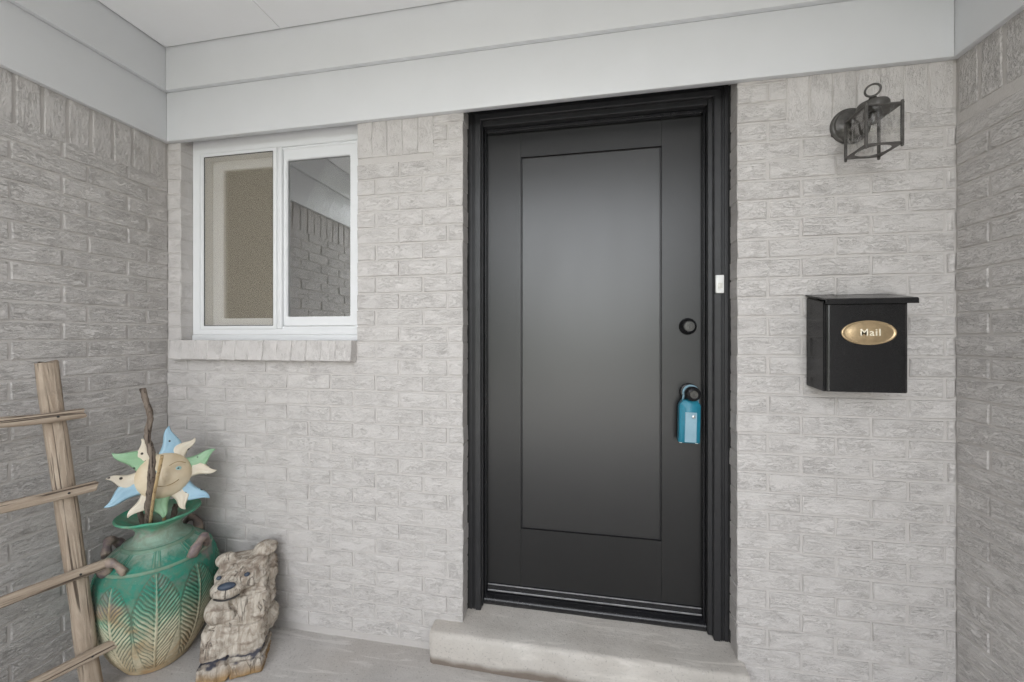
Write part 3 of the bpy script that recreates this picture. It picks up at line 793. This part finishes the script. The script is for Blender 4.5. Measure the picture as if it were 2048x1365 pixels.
bm = bmesh.new(); lathe(bm, [(.013, zt - .032), (.014, zt - .012), (.014, zt - .003)], 20, cy=lyc); sk = bm_obj('socket', bm, 'bronze', ln, autosmooth=35)
bm = bmesh.new(); lathe(bm, [(.004, zt - .085), (.009, zt - .078), (.0125, zt - .066), (.0125, zt - .055), (.009, zt - .042), (.007, zt - .0325)], 20, cy=lyc); bm_obj('bulb', bm, 'lampglass', ln, smooth=True)

# ------------------------------------------------------------------ mailbox
MX0, MX1, MZ0, MZ1, MD = .7605, .993, 1.1065, 1.397, .103
OFF = Vector(((MX0 + MX1) / 2, 0, MZ0))
mb = thing('mailbox', 'black metal mailbox with oval brass plaque mounted on the brick', 'mailbox', tuple(OFF))
hw = (MX1 - MX0) / 2; hh = MZ1 - MZ0
bm = bmesh.new()                                   # body: side profile extruded in x, rounded vertical front corners
prof = [(-.003, 0.008), (-MD + .004, 0.0), (-MD + .004, hh - .004), (-.003, hh + .018)]
A = [bm.verts.new((-hw, y, z)) for y, z in prof]; B = [bm.verts.new((hw, y, z)) for y, z in prof]
for i in range(4): j = (i + 1) % 4; bm.faces.new((A[i], A[j], B[j], B[i]))
bm.faces.new(A); bm.faces.new(B[::-1])
bmesh.ops.recalc_face_normals(bm, faces=bm.faces[:])
bmesh.ops.bevel(bm, geom=bm.edges[:], offset=.002, segments=2, affect='EDGES')
bm_obj('body', bm, 'mail', mb, autosmooth=40)
bm = bmesh.new(); P2 = []                           # folded front sheet with a rolled left and right edge
for i in range(9):
    a = R(90 * i / 8); P2.append((-hw + .004 + .011 * (1 - math.sin(a)) - .0, -MD - .004 + .011 * (1 - math.cos(a)) + 0.0))
P2 = P2[::-1]
pl = [(-hw + .004, -MD + .012)] + [(-hw + .004 + .011 * (1 - math.cos(R(11.25 * i))), -MD + .007 - .011 * math.sin(R(11.25 * i))) for i in range(9)]
pr = [(-x, y) for x, y in pl][::-1]
path = pl + pr
lo = [bm.verts.new((x, y, .001)) for x, y in path]; hi = [bm.verts.new((x, y, hh - .014)) for x, y in path]
for i in range(len(path) - 1): bm.faces.new((lo[i], lo[i + 1], hi[i + 1], hi[i]))
bm.faces.new(lo[::-1]); bm.faces.new(hi); bm.faces.new((lo[-1], lo[0], hi[0], hi[-1]))
fp = bm_obj('front_sheet', bm, 'mail', mb, autosmooth=30)
# hinged lid: slopes up to the wall, turned-down lip
bm = bmesh.new(); lw0, lw1 = -hw - .002, hw + .017
lp = [(-.002, hh + .0285), (-MD - .010, hh + .006), (-MD - .0135, hh + .003), (-MD - .0145, hh - .012), (-MD - .012, hh - .012), (-MD - .0105, hh + .001), (-.002, hh + .0245)]
A = [bm.verts.new((lw0, y, z)) for y, z in lp]; B = [bm.verts.new((lw1, y, z)) for y, z in lp]
for i in range(len(lp)): j = (i + 1) % len(lp); bm.faces.new((A[i], A[j], B[j], B[i]))
bm.faces.new(A); bm.faces.new(B[::-1]); bm_obj('lid', bm, 'mail', mb)
# plaque
px, pz, pa, pb = .8815 - OFF.x, 1.2945 - OFF.z, .0760, .0385
bm = bmesh.new(); yb = -MD - .0042; rings = []
for k_, y in ((1.0, 0), (1.0, -.0022), (.975, -.0036), (.93, -.0034), (.90, -.0020), (.86, -.0018), (.72, -.0050), (.45, -.0066), (.2, -.0072)):
    rings.append([bm.verts.new((px + pa * k_ * math.cos(2 * math.pi * i / 64), yb + y, pz + pb * k_ * math.sin(2 * math.pi * i / 64))) for i in range(64)])
for a, b in zip(rings, rings[1:]):
    for i in range(64): bm.faces.new((a[i], a[(i + 1) % 64], b[(i + 1) % 64], b[i]))
bm.faces.new(rings[0]); bm.faces.new(rings[-1][::-1])
pq = bm_obj('plaque', bm, 'brass', mb, smooth=True)
fc = bpy.data.curves.new('lettering', 'FONT'); fc.body = 'Mail'; fc.size = .031; fc.extrude = .0014; fc.offset = .0003; fc.align_x = 'CENTER'; fc.align_y = 'CENTER'; fc.space_character = 1.15
fo = bpy.data.objects.new('tmp', fc); COL.objects.link(fo)
dg = bpy.context.evaluated_depsgraph_get(); me = bpy.data.meshes.new_from_object(fo.evaluated_get(dg)); bpy.data.objects.remove(fo)
o = link('lettering', me, 'letter', pq); o.location = (px, yb - .0078, pz); o.rotation_euler = (R(90), 0, 0)
bm = bmesh.new()
for i in range(90):
    a = 2 * math.pi * i / 90
    bmesh.ops.create_icosphere(bm, subdivisions=1, radius=.0011, matrix=Matrix.Translation((px + pa * .95 * math.cos(a), yb - .0034, pz + pb * .95 * math.sin(a))))
o = bm_obj('beaded_rim', bm, 'brass', pq); o['kind'] = 'stuff'

# ------------------------------------------------------------------ ladder
ld = thing('wooden_ladder', 'rustic weathered wooden pole ladder leaning on the left wall', 'ladder', (-1.72, -.6, 0))
OFF = Vector((-1.72, -.6, 0))
T0 = at(92, 725, x=-1.79); F0 = at(189, 1400, z=0)
rd = Vector((-.318, -.948, 0))                      # along the rungs, towards the viewer's left
T1 = T0 + rd * .31 ; F1 = F0 + rd * .44
T1.z = T0.z - .02
def pole(name, a, b, w0, d0, seed, parent=ld, n=26, k=12, chip=.0):
    bm = bmesh.new(); a, b = Vector(a), Vector(b); d = (b - a).normalized()
    out_ = Vector((.948, -.318, 0)); out_ = (out_ - d * out_.dot(d)).normalized(); s_ = d.cross(out_).normalized(); rings = []
    for i in range(n + 1):
        t_ = i / n; p = a.lerp(b, t_); ring = []
        bend = out_ * noise.noise(Vector((seed, t_ * 3, 0))) * .004 + s_ * noise.noise(Vector((seed + 9, t_ * 3, 0))) * .005
        for j in range(k):
            an = 2 * math.pi * j / k + .26; c_, q_ = math.cos(an), math.sin(an)
            pw = .62; c2 = math.copysign(abs(c_) ** pw, c_); q2 = math.copysign(abs(q_) ** pw, q_)
            rr = 1 + .09 * noise.noise(Vector((seed + c_ * 1.5, q_ * 1.5, t_ * (b - a).length * 9)))
            ring.append(bm.verts.new(p + bend + (s_ * c2 * w0 / 2 + out_ * q2 * d0 / 2) * rr))
        rings.append(ring)
    for r_ in (rings[0], rings[-1]):
        for v in r_: v.co += d * random.uniform(-.006, .006)
    for x_, y_ in zip(rings, rings[1:]):
        for j in range(k): bm.faces.new((x_[j], x_[(j + 1) % k], y_[(j + 1) % k], y_[j]))
    bm.faces.new(rings[0][::-1]); bm.faces.new(rings[-1])
    # local frame: z along the pole so the grain follows it
    mid = (a + b) / 2; rot = Matrix((s_, out_, d)).transposed().to_4x4()
    bmesh.ops.transform(bm, matrix=rot.inverted() @ Matrix.Translation(-mid), verts=bm.verts[:])
    o = bm_obj(name, bm, 'wood', parent, autosmooth=50)
    o.matrix_basis = Matrix.Translation(mid - OFF) @ rot
    return o
pole('rail', F0, T0, .052, .046, 1.0); pole('rail', F1, T1, .052, .046, 5.0)
out_ = Vector((.948, -.318, 0)).normalized()
def vproj(p):
    q = p - Vector((0, -CAM_D, CAM_Z)); dd = -q.x * sY + q.y * cY
    return HOR - F_PX * q.z / dd
for i, vv in enumerate((833, 985, 1147, 1310)):
    lo_, hi_ = 0.0, 1.0
    for _ in range(40):
        m_ = (lo_ + hi_) / 2
        if vproj(F0.lerp(T0, m_) + out_ * .035) > vv: lo_ = m_
        else: hi_ = m_
    a = F0.lerp(T0, lo_); b = F1.lerp(T1, lo_); b.z = a.z + .002
    d = (b - a).normalized()
    rg_ = pole('rung', a - d * (.062 + .006 * i) + out_ * .036, b + d * .07 + out_ * .036, .034, .026, 20 + i * 3.3, n=20)
    for q in (a, b):
        bm = bmesh.new(); lathe(bm, [(.0035, 0), (.0035, .002), (.002, .003)], 10)
        no = bm_obj('nail', bm, 'caulk', ld)
        no.matrix_basis = Matrix.Translation(q + out_ * .0485 - OFF) @ out_.to_track_quat('Z', 'Y').to_matrix().to_4x4()

# ------------------------------------------------------------------ urn
UX, UY = -1.68, -.215
ur = thing('ceramic_urn', 'large green and cream ceramic urn with carved leaves and flared rim', 'urn', (UX, UY, 0), (0, 0, R(20)))
PR = [(.0, .098), (.006, .104), (.03, .118), (.07, .140), (.12, .160), (.18, .178), (.24, .188), (.30, .193), (.35, .190), (.385, .182), (.412, .168), (.418, .168), (.424, .163), (.440, .146), (.455, .125), (.468, .108), (.474, .108), (.480, .092), (.490, .080), (.505, .072), (.52, .071), (.535, .078), (.548, .092), (.560, .112), (.568, .126), (.574, .1325), (.579, .131), (.580, .127), (.572, .117), (.560, .100), (.548, .082), (.535, .068), (.52, .062), (.500, .062)]
# resample the profile
pts = []
for (z0, r0_), (z1, r1_) in zip(PR, PR[1:]):
    m_ = max(1, int(math.hypot(z1 - z0, r1_ - r0_) / .0030))
    for i in range(m_): pts.append((z0 + (z1 - z0) * i / m_, r0_ + (r1_ - r0_) * i / m_))
pts.append(PR[-1])
NA = 320; NLEAF = 9
def relief(th, z):
    if z < .022 or z > .408: return 0.0
    half = math.pi / NLEAF
    lt_ = (th % (2 * half)) / half - 1               # -1..1 across a leaf
    li = int(th // (2 * half)); ph = (li * 37 % 11) / 11
    t_ = (z - .03) / (.385 - .03 + .02 * (li % 2))
    lt_ += .22 * math.sin(t_ * 2.2 + ph * 4) * (1 - t_)
    if t_ < 0 or t_ > 1: return 0.0
    edge = (.62 + .38 * min(1, t_ / .4)) * (min(1, (1 - t_) / .30)) ** .5
    a = abs(lt_)
    h = 0.0
    rib = math.exp(-(a / .042) ** 2); h += .95 * rib
    if a < edge:
        vein = math.sin((t_ * 24 - a * 5.6 + ph + .5 * noise.noise(Vector((lt_ * 2, t_ * 9, li)))) * 2 * math.pi / 1.25)
        vein = vein if vein > 0 else vein * 1.5
        h += .08 + .50 * vein * min(1, a / .12) * min(1, (edge - a) / .10 + .2)
    h -= .50 * math.exp(-((a - edge) / .04) ** 2)
    h -= .40 * math.exp(-((a - .10) / .04) ** 2)
    return h
bm = bmesh.new(); cl = bm.verts.layers.float_color.new('relief'); rings = []
outer = True
for k_, (z, r) in enumerate(pts):
    ring = []
    inner = k_ > len(pts) * .80 and r < .128 and z > .49 and k_ > len(pts) - 45
    for i in range(NA):
        th = 2 * math.pi * i / NA
        h = 0 if inner else relief(th, z)
        if not inner and .424 < z < .466:             # panelled band with upright bars
            q = (th * 9 / (2 * math.pi)) % 1
            h += .8 * math.exp(-((q - .42) / .035) ** 2) + .8 * math.exp(-((q - .56) / .035) ** 2)
        if not inner and (.410 < z < .424 or .466 < z < .476): h += .7
        wob = .0025 * noise.noise(Vector((math.cos(th) * 1.5, math.sin(th) * 1.5, z * 6)))
        rr = r + h * .0038 + wob + .0007 * noise.noise(Vector((math.cos(th) * 40, math.sin(th) * 40, z * 160)))
        v = bm.verts.new((rr * math.cos(th), rr * math.sin(th), z + (.004 * noise.noise(Vector((math.cos(th) * 2, math.sin(th) * 2, 7))) if z > .55 else 0)))
        c_ = max(0, min(1, .5 + h * .5)); v[cl] = (c_, c_, c_, 1)
        ring.append(v)
    rings.append(ring)
for a, b in zip(rings, rings[1:]):
    for i in range(NA): bm.faces.new((a[i], a[(i + 1) % NA], b[(i + 1) % NA], b[i]))
bm.faces.new(rings[0][::-1])
bm_obj('body', bm, 'urn', ur, smooth=True)
bm = bmesh.new(); lathe(bm, [(.061, .512), (.03, .518), (.005, .522)], 32); bm_obj('soil', bm, 'soil', ur)
for ang in (-105, -8, 85, 178):                  # curled handles on the shoulder
    th0 = R(ang); bm = bmesh.new(); cp_ = []
    for i in range(15):
        t_ = i / 14; a = th0 + (t_ - .5) * .52; arch = math.sin(math.pi * min(1, t_ * 1.08)) ** .8
        rr = .166 + .012 * arch - .004 * t_; zz = .416 + .050 * arch + .010 * t_
        cp_.append((rr * math.cos(a), rr * math.sin(a), zz))
    tube(bm, cp_, [.021 * (1 - .35 * i / 14) * (1 + .18 * math.sin(i * 1.1)) for i in range(15)], 12, jit=.25, squash=.75)
    bm_obj('handle', bm, 'handle', ur, smooth=True)

# sun ornament, facing the viewer's side of the porch
ctr = at(328, 951, y=-.225)
view = (Vector((0, -CAM_D, CAM_Z)) - ctr).normalized()
rotm = Matrix.Rotation(math.atan2(view.x, -view.y), 4, 'Z') @ Matrix.Rotation(R(-14), 4, 'X')
so = thing('sun_ornament', 'painted ceramic sun face with blue, green and cream rays stuck in the green urn', 'ornament', tuple(ctr))
so.rotation_euler = rotm.to_euler()
k_ = .0865 / .081
tips = [(.015, .179), (.091, .121), (.154, .066), (.156, -.016), (.132, -.116), (.06, -.137), (-.003, -.151), (-.095, -.122), (-.153, -.071), (-.151, .022), (-.137, .107), (-.062, .144)]
cols = ['rayblue', 'raycream', 'raygreen', 'raycream'] * 3
bm = bmesh.new(); nr, na = 18, 64; rings = []
def face_h(x, z):
    r = math.hypot(x, z) / .0865
    h = .034 * math.sqrt(max(0, 1 - r * r))
    def bump_(cx_, cz_, sx_, sz_, a_): return a_ * math.exp(-((x - cx_) / sx_) ** 2 - ((z - cz_) / sz_) ** 2)
    h += bump_(.004, -.004, .0085, .024, .012) + bump_(.006, -.016, .011, .009, .009)      # nose
    h += bump_(.043, -.022, .022, .02, .006) + bump_(-.036, -.022, .022, .02, .006)        # cheeks
    h -= bump_(.042, .018, .017, .012, .006) + bump_(-.030, .018, .017, .012, .006)        # eye sockets
    h += bump_(.042, .036, .022, .007, .004) + bump_(-.030, .036, .022, .007, .004)        # brows
    h += bump_(.010, -.036, .026, .006, .005) - bump_(.012, -.042, .030, .0035, .005) + bump_(.010, -.049, .02, .006, .004)
    h += bump_(.006, -.068, .018, .012, .006)
    return h
for i in range(nr + 1):
    r = .0865 * math.sin(math.pi / 2 * i / nr) if i else .0001
    rings.append([bm.verts.new((r * math.cos(2 * math.pi * j / na), -face_h(r * math.cos(2 * math.pi * j / na), r * math.sin(2 * math.pi * j / na)), r * math.sin(2 * math.pi * j / na))) for j in range(na)])
rings.append([bm.verts.new((v.co.x * .97, .010, v.co.z * .97)) for v in rings[-1]])
for a, b in zip(rings, rings[1:]):
    for j in range(na): bm.faces.new((a[j], a[(j + 1) % na], b[(j + 1) % na], b[j]))
bm.faces.new(rings[0]); bm.faces.new(rings[-1][::-1])
fa = bm_obj('face', bm, 'cream', so, smooth=True)
for ex in (.042, -.030):
    hy = -face_h(ex, .018)
    for nm, r_, dy, mt in (('iris', .0098, .0030, 'eye'), ('pupil', .0038, .0048, 'pupil')):
        bm = bmesh.new(); bmesh.ops.create_uvsphere(bm, u_segments=20, v_segments=10, radius=1, matrix=Matrix.Translation((ex + .001, hy - dy + .0018, .018)) @ Matrix.Diagonal((r_, .0022, r_ * .8, 1)))
        bm_obj(nm, bm, mt, fa, smooth=True)
bm = bmesh.new(); tube(bm, [(x, -face_h(x, z) - .0003, z) for x, z in [(-.026 + .07 * i / 14, -.041 + .012 * ((i - 6) / 7) ** 2) for i in range(15)]], .0013, 8); bm_obj('mouth', bm, 'line', fa, smooth=True)
bm = bmesh.new(); tube(bm, [(x, -face_h(x, z) - .0002, z) for x, z in [(.016 + .05 * i / 10, .034 + .010 * math.sin(math.pi * i / 10)) for i in range(11)]], .0010, 8); bm_obj('brow', bm, 'line', fa, smooth=True)
for q, ((tx, tz), mt) in enumerate(zip(tips, cols)):
    tx, tz = tx * k_, tz * k_; L = math.hypot(tx, tz); an = math.atan2(tz, tx)
    ux, uz = math.cos(an), math.sin(an); nx_, nz_ = -uz, ux
    sg = 1 if q % 2 else -1; bm = bmesh.new(); rg = []
    wid = .031 if mt == 'raycream' else .037
    for i in range(19):
        t_ = i / 18; rr = .074 + (L - .074) * t_
        off = sg * (.015 * math.sin(t_ * math.pi * 1.5) + .015 * t_ ** 3)
        hw_ = wid * (.66 * (1 - t_) ** .95 + .46 * math.sin(math.pi * t_ ** .9) * (1 - t_ * .55)) + .0018
        row = []
        for j in range(9):
            s_ = j / 4 - 1
            hgt = .0085 * (1 - s_ * s_) ** .5 * (.4 + .6 * (1 - t_)) + .0018 * math.cos(s_ * 9.4)
            x = ux * rr + nx_ * (off + s_ * hw_); z = uz * rr + nz_ * (off + s_ * hw_)
            row.append(bm.verts.new((x, -hgt + .004 - .016 * math.sin(t_ * 2.4) * t_, z)))
        row += [bm.verts.new((ux * rr + nx_ * (off + s_ * hw_ * .9), .010 - .016 * math.sin(t_ * 2.4) * t_, uz * rr + nz_ * (off + s_ * hw_ * .9))) for s_ in (1, 0, -1)]
        rg.append(row)
    for a, b in zip(rg, rg[1:]):
        for j in range(12): bm.faces.new((a[j], a[(j + 1) % 12], b[(j + 1) % 12], b[j]))
    bm.faces.new(rg[0]); bm.faces.new(rg[-1][::-1])
    bm_obj('ray', bm, mt, so, smooth=True)
bm = bmesh.new(); tube(bm, [(0, .012, -.06), (0, .016, -.13), (0.0, .03, -.205)], .006, 10); bm_obj('stake', bm, 'bamboo', so, smooth=True)

# branch and sticks
def stick(name, label, px_, dep, rad, mat, jit=.25, n=40, grp=None, cat='branch'):
    P_ = [at(u, v, y=y_) for (u, v), y_ in zip(px_, dep)]
    b0 = P_[-1]; P_ = interp([p - b0 for p in P_], n); bm = bmesh.new()
    rr = [rad[0] + (rad[1] - rad[0]) * i / (n - 1) for i in range(n)]
    rr = [r_ * (1 + jit * .5 * noise.noise(Vector((i * .33, rad[0] * 900, 2)))) for i, r_ in enumerate(rr)]
    tube(bm, P_, rr, 12, jit=jit)
    o = bm_obj(name, bm, mat, loc=b0, smooth=True); tag(o, label, cat, grp); return o
stick('dry_branch', 'tall crooked dry branch standing in the urn in front of the sun face', [(285.6, 777), (293, 807), (301, 832), (295, 868), (297, 885), (304, 910), (303.5, 940), (302, 965), (298, 1010), (297, 1052)], [-.315, -.316, -.318, -.318, -.318, -.317, -.315, -.312, -.29, -.262], (.0085, .0125), 'twig', .4, 60)
o = stick('bamboo_cane', 'thin tan bamboo cane leaning beside the dry branch in the urn', [(324, 912), (318, 942), (311, 974), (305, 1010), (299.5, 1056)], [-.335, -.33, -.322, -.305, -.272], (.0052, .0048), 'bamboo', .06, 30, cat='cane')
stick('short_stick', 'short dark broken stick in the urn, left of the bamboo cane', [(278, 1022), (283, 1034), (289, 1055)], [-.255, -.245, -.235], (.010, .011), 'twig', .4, 16, cat='stick')
stick('short_stick', 'short dark stick in the urn under the green bottom ray', [(352, 1008), (349, 1022), (343, 1050)], [-.16, -.17, -.185], (.009, .010), 'twig', .4, 16, cat='stick')

# ------------------------------------------------------------------ carved bear
br = thing('wooden_bear', 'weathered chainsaw-carved wooden bear beside the green urn', 'carving', (-1.325, -.205, 0), (0, 0, R(31)))
br.scale = (1.04, 1.0, .87)
bm = bmesh.new()
def ell(c, r, rot=None):
    m = Matrix.Translation(c) @ (rot or Matrix()) @ Matrix.Diagonal((*r, 1))
    bmesh.ops.create_icosphere(bm, subdivisions=4, radius=1, matrix=m)
def lean(z): return .30 * max(0, z)                    # leans back on the wall
def rb(c, s, bev, rz=0):
    b2 = bmesh.new(); addbox(b2, (-s[0], -s[1], -s[2]), s, bev, 3)
    bmesh.ops.transform(b2, matrix=Matrix.Translation(c) @ Matrix.Rotation(rz, 4, 'Z'), verts=b2.verts[:])
    me = bpy.data.meshes.new('t'); b2.to_mesh(me); b2.free(); bm.from_mesh(me); bpy.data.meshes.remove(me)
rb((-.004, .0, .032), (.106, .072, .034), .010)          # plinth
rb((-.006, .002, .132), (.103, .066, .068), .022)       # legs and hips
ell((-.058, -.040, .130), (.046, .036, .058)); ell((.046, -.040, .130), (.054, .036, .058))
ell((-.062, -.026, .252), (.046, .052, .056))           # near arm
rb((.022, .004, .254), (.084, .064, .062), .020)        # chest
ell((.092, .020, .252), (.026, .050, .052))
ell((.004, -.012, .372), (.094, .070, .062))            # head
rb((.010, .012, .370), (.086, .058, .064), .024)
ell((-.026, -.068, .350), (.060, .038, .040))           # muzzle
ell((-.054, .000, .432), (.040, .028, .030)); ell((.072, .024, .438), (.046, .036, .038))   # ears
ell((.100, .036, .150), (.030, .040, .055)); ell((.096, .030, .345), (.026, .040, .070))
me = bpy.data.meshes.new('bear_body'); bm.to_mesh(me); bm.free()
tmp = bpy.data.objects.new('tmp', me); COL.objects.link(tmp)
md = tmp.modifiers.new('r', 'REMESH'); md.mode = 'VOXEL'; md.voxel_size = .0036
sm = tmp.modifiers.new('s', 'SMOOTH'); sm.iterations = 3
dg = bpy.context.evaluated_depsgraph_get(); me2 = bpy.data.meshes.new_from_object(tmp.evaluated_get(dg)); bpy.data.objects.remove(tmp)
me2.name = 'body'
for v, nrm in zip(me2.vertices, [n_.vector.copy() for n_ in me2.vertex_normals]):
    c = v.co; d_ = 0.0
    side = max(0, nrm.x) * 1.0
    d_ -= .015 * side ** 1.5 * (abs(noise.noise(Vector((c.y * 14, c.z * 44, 1.3)))) ** .55)               # chainsaw scallops on the flank
    d_ -= .0022 * abs(noise.noise(Vector((c.x * 16, c.y * 20, c.z * 60))))
    d_ += .0016 * noise.noise(c * 30)
    for zc_, wd, dp in ((.306, .005, .008), (.196, .0035, .005), (.069, .005, .010)):
        zz = c.z + .012 * noise.noise(Vector((c.x * 9, 0, zc_)))
        d_ -= dp * math.exp(-((zz - zc_) / wd) ** 2)
    cx_ = -.012 + .010 * math.sin(c.z * 60)                                                        # drying cracks
    if c.y < .02:
        if .215 < c.z < .30: d_ -= .022 * math.exp(-((c.x - cx_) / (.0052 * math.sin((c.z - .215) / .085 * math.pi) + .0008)) ** 2)
        if c.z < .09: d_ -= .016 * math.exp(-((c.x + .002 - cx_ * .8) / .0040) ** 2)
    if c.y < .05:
        for xk, z0_, z1_ in ((.055, .20, .40), (-.05, .0, .19), (.03, .10, .24)):
            if z0_ < c.z < z1_: d_ -= .005 * math.exp(-((c.x - xk - .006 * noise.noise(Vector((0, xk * 50, c.z * 20)))) / .0022) ** 2)
    v.co = c + nrm * d_
for v in me2.vertices:
    v.co.y += .21 * v.co.z; v.co.z = max(v.co.z, .0006 if v.co.z < .004 else v.co.z)
bo = link('body', me2, 'bearwood', br, smooth=True)
def bpart(name, f, mat):
    bm = bmesh.new(); f(bm)
    for v in bm.verts: v.co.y += .21 * v.co.z
    return bm_obj(name, bm, mat, br, smooth=True)
bpart('nose', lambda b: bmesh.ops.create_uvsphere(b, u_segments=24, v_segments=14, radius=1, matrix=Matrix.Translation((-.026, -.1020, .377)) @ Matrix.Diagonal((.029, .012, .014, 1))), 'bearblue')
bpart('mouth', lambda b: tube(b, [(-.066 + .080 * i / 12, -.1045 + .012 * abs(i / 6 - 1) ** 2, .325 + .006 * (i / 6 - 1) ** 2) for i in range(13)], .0032, 8), 'bearblack')
bpart('lip_line', lambda b: tube(b, [(-.027, -.1050, .366), (-.028, -.1065, .350), (-.028, -.1035, .330)], .0014, 8), 'bearblack')
bpart('eye', lambda b: bmesh.ops.create_uvsphere(b, u_segments=16, v_segments=10, radius=1, matrix=Matrix.Translation((.030, -.0735, .394)) @ Matrix.Diagonal((.0095, .006, .0085, 1))), 'bearblue')
bpart('eye', lambda b: bmesh.ops.create_uvsphere(b, u_segments=16, v_segments=10, radius=1, matrix=Matrix.Translation((-.062, -.062, .394)) @ Matrix.Diagonal((.0085, .006, .008, 1))), 'bearblue')
